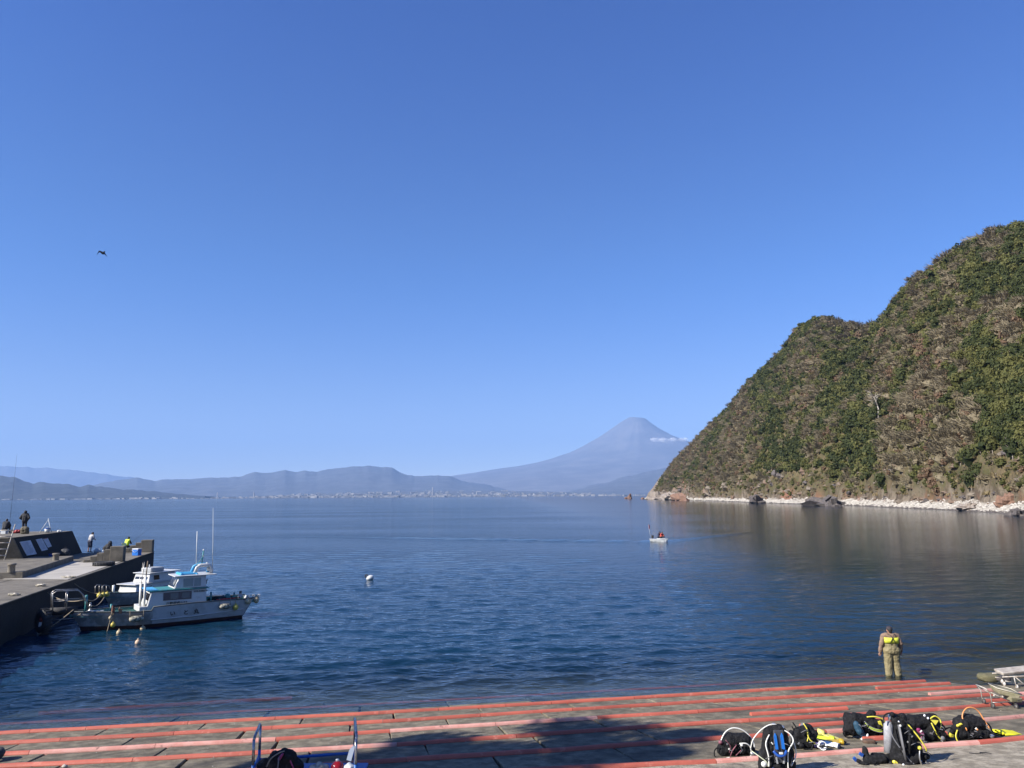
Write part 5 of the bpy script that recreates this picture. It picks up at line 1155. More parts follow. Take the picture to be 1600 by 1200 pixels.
MB().box((3.2, .34, .93), (.75, .10, .035), Rz(-22)).build('anchor_chafe_plate', cab_m, boat); MB().box((3.15, .40, .85), (.45, .06, .09), Rz(-22)).build('anchor_chafe_plate', cab_m, boat)
q = MB(); q.tube([(2.2, .72, 1.05), (2.28, .86, .98)], .02, 5); q.prism([(2.12, .90, .98), (2.30, .90, 1.0), (2.26, .90, .78), (2.14, .90, .76)], (0, 0, 0), (0, .03, 0)); q.build('anchor', mat('rusty_orange', (.30, .15, .08), .8, col2=(.14, .08, .05), scale=9), boat)
q = MB(); q.ball((2.52, .84, .95), (.08, .07, .2), 8, 6, jit=.5); q.build('rag_bundle', mat('rust_rags', (.16, .07, .045), .9), boat)
# bow platform with steel pulpit and black roll fender
MB().tube([(3.9, 0, .98), (5.05, 0, 1.02)], .17, 12).build('bow_fender', C_dark, boat)
MB().tube([(5.1, -.35, .98), (5.1, .35, .98)], .15, 12).build('bow_fender', C_dark, boat)
for s in (-1, 1):
    MB().tube([(4.95, s * .32, 1.05), (5.0, s * .32, 1.85), (4.85, s * .32, 1.96), (3.95, s * .32, 1.92), (3.7, s * .33, 1.65), (3.5, s * .33, 1.0)], .026, 7).build('pulpit_rail', C_steel, boat)
    MB().tube([(4.4, s * .32, 1.05), (4.4, s * .32, 1.93)], .022, 6).build('stanchion', C_steel, boat); MB().tube([(4.95, s * .32, 1.5), (3.6, s * .33, 1.48)], .018, 6).build('mid_rail', C_steel, boat)
MB().tube([(5.0, -.32, 1.85), (5.0, .32, 1.85)], .024, 6).build('pulpit_rail', C_steel, boat); MB().tube([(4.9, 0, .62), (4.0, 0, .62)], .02, 6).build('foot_rail', C_steel, boat)
def onboat(x, y_, z): return BC + HDG * x + Vector((-HDG.y, HDG.x, 0)) * y_ + Vector((0, 0, z))
c = onboat(5.28, .22, .62); tyre('hanging_tyre', c, .58, .2, Matrix.Rotation(BANG, 3, 'Z') @ Rz(20) @ Ry(90) @ Rz(0), 'big black tyre hung upright off the bow of the nearer boat')
# stern clutter
blob('net_heap', mat('dark_net', (.012, .018, .02), .9, col2=(.03, .06, .05), scale=12), boat, [((-2.2, 0, .9), (-3.1, .1, .92), .22, .2), ((-2.5, .4, .92), (-2.9, -.4, .92), .17, .2), ((-2.75, .3, 1.0), (-2.4, .1, 1.02), .13, .12)], .04)
blob('teal_bin', C_teal, boat, [((-2.95, .2, .9), (-2.95, .2, 1.08), .17, .17)], .03)
MB().lathe([(.14, 0), (.14, .08), (.07, .12), (.07, .3), (.11, .33), (0, .36)], c=(-3.7, -.1, .95), n=10).build('stern_bitt', C_steel, boat)
MB().tube([(-2.2, .95, 1.05), (-3.4, .9, 1.08)], .035, 6).build('red_pole', C_red, boat)
q = MB()
for k in range(5): x = -3.2 - k * .28; q.tube([(x, .93, 1.0), (x, .93, 1.16), (x - .05, 1.07, 1.18), (x - .05, 1.1, .95)], .016, 5)
q.build('hooks', C_steel, boat)
# fenders and floats hung along the side: each its own thing
net_f = mat('netted_fender', (.38, .35, .26), .9, col2=(.09, .09, .07), scale=9, mix=(.48, .52))
def fender(x, z, L, r, m, lab, y_=1.18, kind='fender'):
    c = onboat(x, y_, z); e = empty('fender', tuple(c), BANG, lab, 'fender', 'fenders on the nearer boat')
    MB().lathe([(0, -L / 2), (r * .6, -L / 2 + .02), (r, -L * .3), (r, L * .3), (r * .6, L / 2 - .02), (0, L / 2)], n=12, rot=Ry(90)).build('body', m, e)
    MB().tube([(-L * .45, 0, 0), (-L * .45, -.06, .4)], .012, 5).build('lanyard', C_rope, e); MB().tube([(L * .45, 0, 0), (L * .45, -.06, .4)], .012, 5).build('lanyard', C_rope, e)
fender(1.52, .50, .66, .14, net_f, 'netted sausage fender below the cabin front of the nearer boat'); fender(-2.6, .72, .60, .14, net_f, 'netted sausage fender near the stern of the nearer boat', 1.12)
def float_ball(c, r, m, lab, ring=True, cat='float', grp='yellowish floats round the nearer boat', rope_to=None):
    e = empty('float', tuple(c), 0, lab, cat, grp); MB().ball((0, 0, 0), (r, r, r * 1.1), 12, 8).build('ball', m, e)
    MB().tube([(0, 0, r * .95), (0, 0, r * 1.45)], r * .22, 6).build('eye', m, e)
    if rope_to is not None: MB().tube([(0, 0, r * 1.3), tuple(Vector(rope_to) - Vector(c))], .011, 5).build('lanyard', C_rope, e)
for (px, py, lab) in ((186, 988.5, 'cream float on the water under the bow flank'), (223, 982, 'dull cream float against the waterline amidships'), (291, 973, 'yellow float by the waterline under the boat name'), (343, 967, 'cream float by the waterline under the stern quarter')):
    c = on_level(px, py, .03); float_ball(c, .115, C_cream if 'cream' in lab else C_yellow, lab)
c = onboat(-3.15, 1.07, .62); float_ball(c, .14, C_yellow, 'yellow float hanging from the stern quarter rail', rope_to=onboat(-3.15, .95, 1.05))
c = onboat(-3.8, 1.0, .86); float_ball(c, .15, C_cream, 'cream float hanging at the stern hooks', rope_to=onboat(-3.8, .9, 1.1)); c = onboat(-4.3, .72, .84); float_ball(c, .15, C_cream, 'tilted cream float on the stern corner', rope_to=onboat(-4.1, .7, 1.05)); c = onboat(-4.45, .3, .9); float_ball(c, .12, C_cream, 'outermost cream float behind the transom', rope_to=onboat(-4.1, .3, 1.05))
c = onboat(2.5, 1.02, .30); float_ball(c, .11, C_yellow, 'small yellow float hanging on a line off the bow flank', rope_to=onboat(2.5, .84, .9)); c = onboat(2.62, .96, .62); float_ball(c, .08, C_cream, 'tiny cream float under the rusty rag bundle', rope_to=onboat(2.55, .84, .95))
c = on_level(215.5, 1004, .03); float_ball(c, .12, mat('orange_white', (.5, .36, .24), .6), 'lone pale orange float on open water below the bow', grp=None)
# slim marker by the stem and one by the tyre
for (px, py, h, r, lab) in ((120.5, 977, .38, .035, 'slim white marker float standing by the stem of the nearer boat'), (59.5, 993, .62, .06, 'red-topped white marker float in the shadow under the tyre')):
    c = on_level(px, py, 0); e = empty('marker_float', tuple(c), 0, lab, 'marker float')
    MB().tube([(0, 0, -.1), (.06, 0, h)], r, 8).build('stick', C_white, e); MB().tube([(.06, 0, h), (.1, 0, h + .2)], r * 1.3, 8).build('top', mat('marker_red', (.22, .05, .04), .7) if r > .05 else C_white, e)
# second boat behind
H2 = Vector((-.36, -.933, 0)).normalized(); BANG2 = math.atan2(H2.y, H2.x); b2loc = Vector((-23.0, 43.7, 0)) - H2 * 3.63
boat2 = empty('fishing_boat', tuple(b2loc), BANG2, 'farther fishing boat with a plain white cabin, half hidden behind the nearer one', 'boat', 'fishing boats moored at the pier')
hull(boat2, hull_bow_m, .86, 1.0)
cabn2 = house(boat2, 2.1, -2.0, .70, .8, 1.25, .10, cab_m, name='cabin'); house(boat2, 2.2, -2.05, .74, 1.25, 1.29, .0, cab_m, .01, 'cabin_roof', 1.0)
house(boat2, 1.15, -.9, .62, 1.29, 1.80, .14, cab_m, name='wheelhouse'); house(boat2, 1.12, -1.3, .68, 1.80, 1.84, .0, cab_m, .01, 'wheelhouse_roof', 1.0)
MB().box((.3, 0, 1.97), (1.0, .8, .26)).build('roof_box', mat('grey_box', (.30, .31, .31), .6), boat2, bevel=.05); MB().tube([(.75, .2, 1.9), (.75, .2, 2.3)], .03, 6).build('roof_post', cab_m, boat2)
for ya, yb in ((-.5, -.2), (-.12, .14), (.22, .46)): front_pane(boat2, 1.15, .14, 1.29, 1.80, 1.48, 1.62, ya, yb, C_glass)
side_pane('window', boat2, .75, .35, 1.42, 1.68, .625, C_glass, .585); side_pane('porthole', boat2, 1.5, 1.35, 1.0, 1.12, .695, C_glass, .688); side_pane('porthole', boat2, 1.1, .95, 1.0, 1.12, .695, C_glass, .688)
for s in (-1, 1):
    MB().tube([(4.0, s * .26, .95), (4.02, s * .26, 1.36), (3.9, s * .26, 1.44), (3.6, s * .27, 1.38), (3.35, s * .3, .95)], .022, 6).build('pulpit_rail', C_steel, boat2); MB().tube([(3.75, s * .27, .95), (3.75, s * .27, 1.41)], .018, 6).build('stanchion', C_steel, boat2)
MB().tube([(3.15, .15, .8), (3.17, .15, 1.35)], .07, 8).build('bow_post', C_hose, boat2)
def onb2(x, y_, z): return b2loc + H2 * x + Vector((-H2.y, H2.x, 0)) * y_ + Vector((0, 0, z))
for k, (x, lab) in enumerate(((4.2, 'leftmost yellow float on the bow of the farther boat'), (3.95, 'middle yellow float on the bow of the farther boat'), (3.7, 'right yellow float on the bow of the farther boat'))): float_ball(onb2(x, .30, .92), .13, C_yellow, lab, grp='yellow floats on the farther bow')
# mooring lines
def line(A, B, sag, r, lab, m=None):
    A, B = Vector(A), Vector(B); P = [A.lerp(B, t) - Vector((0, 0, sag * 4 * t * (1 - t))) for t in np.linspace(0, 1, 14)]; c = A.copy()
    o = MB().tube([p - c for p in P], r, 5).build('mooring_rope', m or C_rope, None, tuple(c)); tag(o, lab, 'rope', 'mooring ropes of the two boats')
line(on_level(108, 904, PZ), onb2(3.7, 0, .95), .25, .022, 'mooring rope from the rope heap on fresh concrete to the farther boat')
line(onboat(3.6, .28, 1.5), onb2(4.0, .2, 1.0), .22, .022, 'slack rope between the two bows, upper strand'); line(onboat(3.6, .28, 1.42), onb2(3.7, .2, .9), .42, .02, 'slack rope between the two bows, lower strand')
line(onboat(4.1, .3, 1.05), onboat(5.4, .45, .12), .05, .026, 'taut rope from the bow down past the big tyre'); line(on_level(64, 917, PZ), onboat(3.6, .28, 1.5), .35, .02, 'rope from the middle cleat to the green bow post')
line(onboat(3.7, .25, .98), onboat(4.0, .35, .80), .1, .022, 'short coiled rope end at the bow fender'); line(onboat(2.55, .9, .85), onboat(2.75, 1.15, .02), .03, .018, 'thin rope trailing into the water off the bow flank')
# ------------------------------------------------------------------ little motor boat with two people
mp_ = on_level(1031, 846.5, 0); MA = math.radians(-58); skiff = empty('motor_boat', tuple(mp_), MA, 'small white motor boat with two people out on the bay', 'boat')
SKX = [-1.35, -.9, 0, .7, 1.2, 1.5]; SKB = [.62, .70, .74, .62, .34, .03]; SKZ = [.32, .32, .34, .39, .46, .50]
q = MB()
for s in (1, -1):
    for i in range(5):
        A = [(SKX[i] - .0, s * SKB[i] * .7, -.12), (SKX[i + 1] - .05 * i, s * SKB[i + 1] * .6, -.12), (SKX[i + 1], s * SKB[i + 1], SKZ[i + 1]), (SKX[i], s * SKB[i], SKZ[i])]; q.sheet(A if s < 0 else A[::-1])
q.sheet([(SKX[0], SKB[0] * .7, -.12), (SKX[0], SKB[0], SKZ[0]), (SKX[0], -SKB[0], SKZ[0]), (SKX[0], -SKB[0] * .7, -.12)]); q.build('hull', C_white, skiff)
q = MB()
for i in range(5): q.sheet([(SKX[i], SKB[i] - .05, SKZ[i] - .2), (SKX[i], -SKB[i] + .05, SKZ[i] - .2), (SKX[i + 1], -max(SKB[i + 1] - .05, 0), SKZ[i + 1] - .2), (SKX[i + 1], max(SKB[i + 1] - .05, 0), SKZ[i + 1] - .2)])
q.build('floor', C_white, skiff)
for s in (-1, 1): MB().tube([(x, s * b_, z) for x, b_, z in zip(SKX, SKB, SKZ)], .05, 6).build('gunwale', C_white, skiff)
MB().box((-.3, 0, .30), (.3, 1.3, .06)).build('thwart', C_white, skiff); MB().box((.3, 0, .30), (.3, 1.25, .06)).build('thwart', C_white, skiff)
MB().box((.25, .70, .12), (.8, .03, .2), Rx(-10)).build('dark_side_patch', mat('skiff_dark', (.02, .03, .05), .6), skiff)
MB().box((-1.42, 0, .62), (.24, .26, .36)).build('outboard_motor', C_dark, skiff, bevel=.05); MB().tube([(-1.42, 0, .45), (-1.45, 0, -.2)], .05, 6).build('motor_shaft', C_dark, skiff)
fl = empty('flag', tuple(Vector(mp_) + Matrix.Rotation(MA, 3, 'Z') @ Vector((-1.15, -.55, .5))), MA, 'pink red flag on a thin staff at the side of the motor boat', 'flag')
MB().tube([(0, 0, -.1), (-.12, -.28, 1.75)], .018, 5).build('staff', C_white, fl)
q = MB(); P = [(-.10 + .02 * math.sin(k), -.24 + k * .05 - .02, 1.72 - .0 * k) for k in range(6)]
q.v = []; q.f = []
q.prism([(-.12, -.30, 1.78), (-.14, -.05, 1.70), (-.12, .0, 1.25), (-.09, -.20, 1.12)], (0, 0, 0), (.012, 0, 0)); q.build('cloth', mat('flag_pink', (.55, .05, .08), .7), fl)
for (x, y_, lab, jm, hat) in ((-.3, .1, 'person in dark jacket and wide hat sitting in the motor boat', navy, 'sunhat'), (.32, -.05, 'person in an orange red jacket sitting in the motor boat', mat('orange_jacket', (.42, .05, .03), .7), 'cap')):
    l = Vector(mp_) + Matrix.Rotation(MA, 3, 'Z') @ Vector((x, y_, .42)); person('person', tuple(l), MA - math.radians(90), lab, sit_pose(.1, .1, .38), [('jacket', jm, 'jacket', .02), ('trousers', black_cloth, 'trousers', 0), ('shoes', C_black, 'shoes', 0), ('hat' if hat == 'sunhat' else 'cap', black_cloth, hat, 0)], voxel=.02)
# white float with a dark cap in mid bay
p = on_level(577, 905.5, 0); e = empty('mooring_buoy', tuple(p), math.radians(10), 'white mooring buoy with a black fitting alone in the bay', 'buoy')
MB().ball((.06, 0, .12), (.30, .22, .20), 16, 10, rot=Ry(-16)).build('body', C_white, e); MB().torus((-.22, 0, .26), .10, .045, 14, 7, rot=Rx(70)).build('fitting', C_dark, e)
# bird
p = at_dist(158, 394, 42); e = empty('bird', tuple(p), math.radians(30), 'dark bird flying against the blue sky', 'bird')
blob('body', C_dark, e, [((-.09, 0, .05), (.10, 0, -.05), .035, .075), ((.10, 0, -.05), (.17, .0, .06), .05, .04)], .015)
q = MB()
for s, ex in ((-1, (-.22, -.26)), (1, (.34, -.20))):
    q.prism([(0.02, s * .03, .05), (ex[0] * .55, s * .1, .03), (ex[0], s * .14, ex[1]), (ex[0] * .5, s * .06, -.06)], (0, 0, 0), (0, .012, 0))
q.build('wings', C_dark, e)
# ------------------------------------------------------------------ diving gear on the slipway
C_grey = mat('grey_webbing', (0.14, 0.14, 0.145), .7); C_metal = mat('bright_metal', (.5, .5, .5), .3, .8); C_dpink = mat('dusty_pink', (.20, .07, .09), .7, col2=(.08, .02, .03), scale=14)
C_tblue = mat('teal_blue_fabric', (.012, .05, .085), .7); C_finw = mat('white_fin', (.72, .72, .73), .45); C_finy = mat('pale_yellow_fin', (.60, .55, .17), .5, col2=(.5, .42, .1), scale=10); C_gold = mat('amber_plastic', (.42, .28, .02), .4)
C_gblack = mat('gear_black', (0.008, 0.008, 0.009), .75, col2=(0.028, 0.028, 0.03), scale=16, mix=(.5, .7), bump=.03, bscale=22, spec=.25)
def gear(name, px, py, label, cat='dive gear', grp='sets of diving gear laid out on the slipway'):
    p = on_ramp(px, py); S = float((p - EYE) @ _fw) / FPX; e = empty(name, tuple(p), 0, label, cat, grp)
    def P(x, y_, d=0.0): return (x * S, d, y_ * S + .0)
    return e, P, S
def gblob(e, P, S, name, m, L, voxel=.016): return blob(name, m, e, [(P(a[0], a[1], a[2]), P(a[3], a[4], a[5]), a[6] * S, a[7] * S) for a in L], voxel, 3, .055)
def smooth_path(pts, n=5):
    pts = [Vector(p) for p in pts]; out_ = []
    for i in range(len(pts) - 1):
        p0, p1, p2, p3 = pts[max(i - 1, 0)], pts[i], pts[i + 1], pts[min(i + 2, len(pts) - 1)]
        for k in range(n):
            t = k / n; out_.append(.5 * ((2 * p1) + (p2 - p0) * t + (2 * p0 - 5 * p1 + 4 * p2 - p3) * t * t + (3 * p1 - p0 - 3 * p2 + p3) * t ** 3))
    return out_ + [pts[-1]]
def hose(e, P, S, m, r, pts, name='hose', flat=1.0): return MB().tube(smooth_path([P(*p) for p in pts]), r * S * .82, 7, flat=flat).build(name, m, e)
def bits(e, P, S, box, n, sd, mats_=None):
    r = random.Random(sd); ms = mats_ or [C_grey, C_gblack, C_hose, C_metal]
    for k in range(n):
        x, y_, d = r.uniform(box[0], box[1]), r.uniform(box[2], box[3]), -r.uniform(box[4], box[5])
        if k % 3 == 0: MB().box(P(x, y_, d), (r.uniform(2, 4) * S, .02, r.uniform(1.2, 2.5) * S), Ry(r.uniform(-60, 60))).build('buckle', ms[(k // 3) % len(ms)], e)
        else:
            a = r.uniform(-1.3, 1.3); L = r.uniform(6, 14); x2, y2 = x + L * math.cos(a), max(1, min(box[3] + 3, y_ + L * math.sin(a)))
            MB().tube([P(x, y_, d), P((x + x2) / 2, (y_ + y2) / 2 + 1.5, d - .03), P(x2, y2, d)], 1.1 * S, 5, flat=.4).build('strap', C_grey if k % 2 else C_gblack, e)
def regulator(e, P, S, x, y_, d, m=C_gblack, r=3.6):
    q = MB(); q.lathe([(0, -.02), (r * S, -.018), (r * S * 1.05, .012), (r * S * .7, .03), (0, .034)], c=P(x, y_, d), n=12, rot=Rx(90)); q.build('regulator', m, e)
def tank(e, P, S, x0, y0, d0, x1, y1, d1, r, m):
    MB().tube([P(x0, y0, d0), Vector(P(x0, y0, d0)).lerp(Vector(P(x1, y1, d1)), .88), P(x1, y1, d1)], [r * S, r * S, r * S * .45], 14).build('tank', m, e)
# 1 black and pink set, left
e, P, S = gear('dive_gear', 1150, 1180, 'black and dusty pink diving vest lying under white hoses, leftmost set')
tank(e, P, S, -20, 9, .12, 24, 9, .10, 8, C_grey)
gblob(e, P, S, 'vest', C_gblack, [(-20, 9, 0, 20, 10, 0, 10, 10), (-6, 20, .02, 14, 22, .02, 13, 11), (-18, 18, 0, -8, 26, 0, 8, 8), (14, 14, -.03, 24, 8, -.03, 9, 6)])
for a in ([(-18, 26, -.14), (-12, 18, -.17), (-14, 8, -.17)], [(-2, 20, -.17), (-10, 10, -.18), (-12, 2, -.15)], [(4, 12, -.19), (-4, 4, -.17)]): hose(e, P, S, C_dpink, 1.6, a, 'pink_trim', .5)
hose(e, P, S, C_hose, 1.2, [(-24, 22, -.05), (-16, 34, -.02), (-4, 40, 0), (10, 38, 0), (22, 29, 0), (28, 16, -.05), (24, 7, -.08)]); hose(e, P, S, C_hose, 1.2, [(2, 22, -.2), (12, 22, -.2), (19, 16, -.18), (20, 6, -.15)])
hose(e, P, S, C_hose, 1.0, [(22, 4, -.15), (8, -2, -.2), (-8, -6, -.25), (-20, -5, -.25), (-22, 0, -.2), (-14, 2, -.2)]); hose(e, P, S, C_gblack, 1.2, [(-16, 12, -.1), (-32, 13, -.1), (-36, 4, -.1), (-32, -1, -.12), (-24, 0, -.1)], 'strap')
regulator(e, P, S, 22, 6, -.16, C_metal, 3.5); regulator(e, P, S, -25, 21, -.08, C_dpink, 3.2); regulator(e, P, S, 5, 20, -.2, C_hose, 2); bits(e, P, S, (-22, 16, 4, 24, .14, .2), 9, 1)
# 2 standing set with blue stripes
e, P, S = gear('dive_gear', 1214, 1207, 'standing black diving set with bright blue stripes and white hoses at the bottom edge')
tank(e, P, S, 0, 4, .16, 2, 62, .12, 9, C_metal); MB().tube([P(2, 62, .12), P(2, 70, .10)], 2.6 * S, 8).build('valve', C_metal, e)
gblob(e, P, S, 'vest', C_gblack, [(-12, 12, 0, -9, 58, 0, 14, 10), (12, 12, 0, 10, 58, 0, 14, 10), (-20, 10, 0, -18, 28, 0, 10, 9), (20, 10, 0, 20, 34, 0, 10, 8), (-4, 60, 0, 6, 62, 0, 10, 10), (0, 10, 0, 0, 30, 0, 16, 14)])
q = MB(); q.prism([P(-8, 20, -.20), P(10, 20, -.20), P(9, 66, -.16), P(-6, 66, -.16)], (0, 0, 0), (0, .05, 0)); q.build('back_panel', mat('panel_grey', (.05, .05, .055), .6), e, bevel=.01)
for x0, x1 in ((-7, -3), (3, 7.5)):
    q = MB(); q.prism([P(x0 + 1, 40, -.215), P(x1 + 1, 40, -.215), P(x1 - .5, 60, -.19), P((x0 + x1) / 2, 63, -.185), P(x0, 58, -.195)], (0, 0, 0), (0, .02, 0)); q.build('blue_stripe', C_bblue, e)
hose(e, P, S, C_blue, 2.6, [(-10, 38, -.22), (-4, 32, -.26), (5, 33, -.26), (10, 38, -.22)], 'blue_ring'); MB().box(P(0, 36, -.27), (5 * S, .03, 2.4 * S)).build('buckle', C_hose, e)
for x in (-5, 5): MB().box(P(x * 1.1, 24, -.22), (2.2 * S, .02, 9 * S), Ry(x * 2)).build('grey_stripe', mat('stripe_grey', (.3, .3, .3), .6), e)
MB().box(P(-11, 11, -.23), (6 * S, .02, 4 * S), Ry(30)).build('blue_stripe', C_blue, e)
hose(e, P, S, C_hose, 1.2, [(-17, 14, -.18), (-17, 30, -.18), (-19, 46, -.14), (-12, 58, -.1), (-4, 64, -.05), (4, 62, -.05)]); hose(e, P, S, C_hose, 1.1, [(-38, 34, .05), (-34, 50, 0), (-20, 64, 0), (-6, 71, 0), (6, 70, 0), (14, 66, 0)])
hose(e, P, S, C_hose, 1.2, [(8, 66, -.05), (20, 60, -.1), (24, 50, -.14), (14, 38, -.2), (12, 22, -.2), (12, 8, -.2)]); hose(e, P, S, C_hose, 1.1, [(22, 56, -.05), (29, 40, -.05), (29, 26, -.06), (18, 14, -.16)]); hose(e, P, S, C_hose, .9, [(-10, 10, -.24), (0, 7, -.25), (12, 9, -.24)])
hose(e, P, S, mat('pale_green_hose', (.45, .47, .33), .5), 1.0, [(-38, 32, 0), (-28, 26, -.1), (-20, 20, -.15), (-18, 14, -.18)]); regulator(e, P, S, -24, 17, -.16, C_hose, 4.2); regulator(e, P, S, 24, 60, -.06, C_gblack, 4); regulator(e, P, S, 12, 67, -.02, C_metal, 3)
bits(e, P, S, (-24, 22, 6, 50, .16, .22), 9, 5, [C_gblack, C_grey, C_hose])
# 3 black set with yellow Y hose and the fins beside it
e, P, S = gear('dive_gear', 1258, 1169, 'black diving set with a yellow forked hose beside the white fins')
tank(e, P, S, -8, 8, .16, 10, 32, .14, 8, C_grey); gblob(e, P, S, 'vest', C_gblack, [(-14, 7, 0, 14, 7, 0, 8, 8), (-8, 20, .04, 8, 26, .06, 10, 9), (2, 14, 0, 14, 20, 0, 8, 7), (-16, 14, 0, -10, 22, 0, 6, 5)])
hose(e, P, S, C_yhose, 1.1, [(-2, 38, -.06), (2, 30, -.1), (2, 20, -.14), (6, 14, -.16), (14, 9, -.14)]); hose(e, P, S, C_yhose, .8, [(2, 20, -.14), (-1, 14, -.17)]); hose(e, P, S, C_gblack, 1.6, [(-12, 14, -.14), (-6, 4, -.18), (4, 3, -.18), (8, 10, -.17)]); hose(e, P, S, C_gblack, 1.2, [(-18, 32, .02), (-14, 24, 0), (-12, 30, 0), (-17, 38, 0)], 'strap')
regulator(e, P, S, -10, 8, -.18); bits(e, P, S, (-14, 10, 4, 28, .12, .18), 8, 8, [C_gblack, C_grey])
def fin(px, py, ang, m, lab, L=30, W=9, lift=8, open_=True, name='fin'):
    e, P, S = gear(name, px, py, lab, 'fin', 'diving fins on the slipway'); a = math.radians(ang); c_, s_ = math.cos(a), math.sin(a)
    def Q(u, v, h): return Vector(((u * c_ - v * s_) * S, (u * s_ + v * c_) * S * 1.6, h * S))
    q = MB(); top = [Q(0, -W * .45, lift * .45), Q(0, W * .45, lift * .45), Q(L * .6, W * .55, 1.2 + lift * .1), Q(L, W * .5, .5), Q(L, -W * .5, .5), Q(L * .6, -W * .55, 1.2 + lift * .1)]
    q.prism(top, (0, 0, 0), (0, 0, 1.0 * S)); q.build('blade', m, e)
    for v in (-.5, .5): MB().tube([Q(-L * .1, W * v, lift * .5), Q(L * .5, W * v * 1.15, 2.4), Q(L * .9, W * v, 1.4)], [1.3 * S, 1.1 * S, .5 * S], 6).build('rib', m, e)
    q = MB(); n = 12
    ring = lambda u, k, r: Q(u, r * W * math.cos(2 * PI * k / n), lift * .5 + r * lift * .9 * math.sin(2 * PI * k / n) + .8)
    vs = [ring(-L * .35, k, .55) for k in range(n)] + [ring(0, k, .45) for k in range(n)] + [ring(0, k, .36) for k in range(n)] + [ring(-L * .35, k, .46) for k in range(n)]
    q.add(vs, [(j * n + k, j * n + (k + 1) % n, ((j + 1) % 4) * n + (k + 1) % n, ((j + 1) % 4) * n + k) for j in range(4) for k in range(n)], 0, True); q.build('foot_pocket', m, e)
    MB().tube([Q(-L * .34, -W * .5, lift * .5), Q(-L * .52, 0, lift * .6), Q(-L * .34, W * .5, lift * .5)], 1.0 * S, 6).build('heel_strap', C_gblack, e)
fin(1284, 1171, 80, C_finw, 'white fin standing nearest the yellow-hosed set', 16, 11, 14); fin(1289, 1152, -40, C_finy, 'pale yellow fin, upper one of the fin heap', 26, 8, 10); fin(1303, 1168, 125, C_finw, 'white fin with open pocket at the front of the heap', 20, 10, 8); fin(1311, 1163, 150, C_gold, 'amber yellow fin on the right of the heap', 18, 9, 9); fin(1296, 1158, 140, C_lime, 'lime yellow fin in the middle of the heap', 20, 7, 8)
e, P, S = gear('mask', 1279, 1170, 'violet and white diving mask leaning on the white fin', 'diving mask', None); gblob(e, P, S, 'skirt', mat('violet_plastic', (.10, .07, .22), .5), [(-3, 5, 0, 3, 5, 0, 4, 4)], .01); MB().lathe([(0, 0), (4 * S, 0), (4 * S, .02), (0, .025)], c=P(0, 6, -.05), n=14, rot=Rx(80)).build('lens', C_finw, e); MB().torus(P(0, 6, .03), 5 * S, .8 * S, 14, 5, rot=Rx(10)).build('strap', C_finw, e)
# 4 black set with a lime hose bundle and teal pouch
e, P, S = gear('dive_gear', 1353, 1152, 'black diving set with coiled lime hoses and a teal side pouch')
tank(e, P, S, -26, 26, .14, 22, 16, .14, 9, C_gblack); gblob(e, P, S, 'vest', C_gblack, [(-22, 14, 0, 24, 10, 0, 11, 9), (-16, 26, .04, 8, 24, .04, 10, 9), (8, 18, 0, 24, 18, 0, 11, 9), (-30, 8, 0, -26, 18, 0, 6, 7), (10, 32, .06, 14, 34, .06, 5, 6)])
gblob(e, P, S, 'side_pouch', C_tblue, [(-18, 22, -.14, -14, 12, -.16, 5, 6), (-14, 12, -.16, -8, 5, -.16, 5, 4)]); gblob(e, P, S, 'white_tip', C_finw, [(-12, 1.5, -.2, -4, 3, -.2, 2.4, 2.4), (-4, 3, -.2, -3, 8, -.18, 2.2, 1.6)], .01)
for k in range(5): hose(e, P, S, C_lime if k % 2 else C_grey, .9, [(-6 + k * 1.4, 27 - k * 2.2, -.16), (2 + k, 20 - k * 1.5, -.20), (14 + k, 16 - k * 1.2, -.2), (20, 18 - k, -.18)])
hose(e, P, S, C_yhose, 1.2, [(2, 31, -.05), (14, 32, -.08), (26, 28, -.08), (32, 20, -.08), (33, 12, -.1), (30, 7, -.1)]); hose(e, P, S, C_gblack, 1.2, [(-20, 6, -.1), (-34, 12, -.1), (-38, 8, -.1), (-34, 3, -.1), (-24, 2, -.1)], 'strap'); MB().box(P(17, 24, -.2), (4 * S, .04, 8 * S), Ry(-15)).build('yellow_tag', C_yhose, e)
regulator(e, P, S, 16, 20, -.2); regulator(e, P, S, 24, 6, -.2, C_metal, 2.5); bits(e, P, S, (-20, 22, 4, 24, .14, .2), 11, 12)
gblob(e, P, S, 'navy_pocket', navy, [(26, 5, -.02, 38, 4, -.02, 5, 4)])
# 5 tall standing set
e, P, S = gear('dive_gear', 1415, 1192, 'tallest standing black diving set with a white tank and a long yellow hose')
tank(e, P, S, -22, 14, .08, -19, 60, .08, 7.0, mat('grey_tank', (.33, .33, .34), .45, col2=(.2, .2, .21), scale=9)); MB().tube([P(-18, 62, .05), P(-17, 71, .05)], 2.5 * S, 8).build('valve', C_metal, e)
gblob(e, P, S, 'vest', C_gblack, [(-6, 8, -.05, -4, 58, .05, 12, 10), (8, 6, -.05, 8, 50, .05, 13, 10), (-16, 10, 0, -12, 30, 0, 9, 8), (18, 8, 0, 20, 22, 0, 9, 8), (26, 6, 0, 32, 10, 0, 7, 5), (-8, 62, .04, 2, 66, .04, 8, 7), (0, 5, -.12, 10, 12, -.14, 10, 8)])
for x0, y0, x1, y1 in ((-12, 60, -8, 10), (4, 56, -2, 20)): MB().tube([P(x0, y0, -.14), P((x0 + x1) / 2 - 2, (y0 + y1) / 2, -.22), P(x1, y1, -.2)], 3.6 * S, 6, flat=.35).build('shoulder_strap', C_grey if x0 < 0 else C_gblack, e)
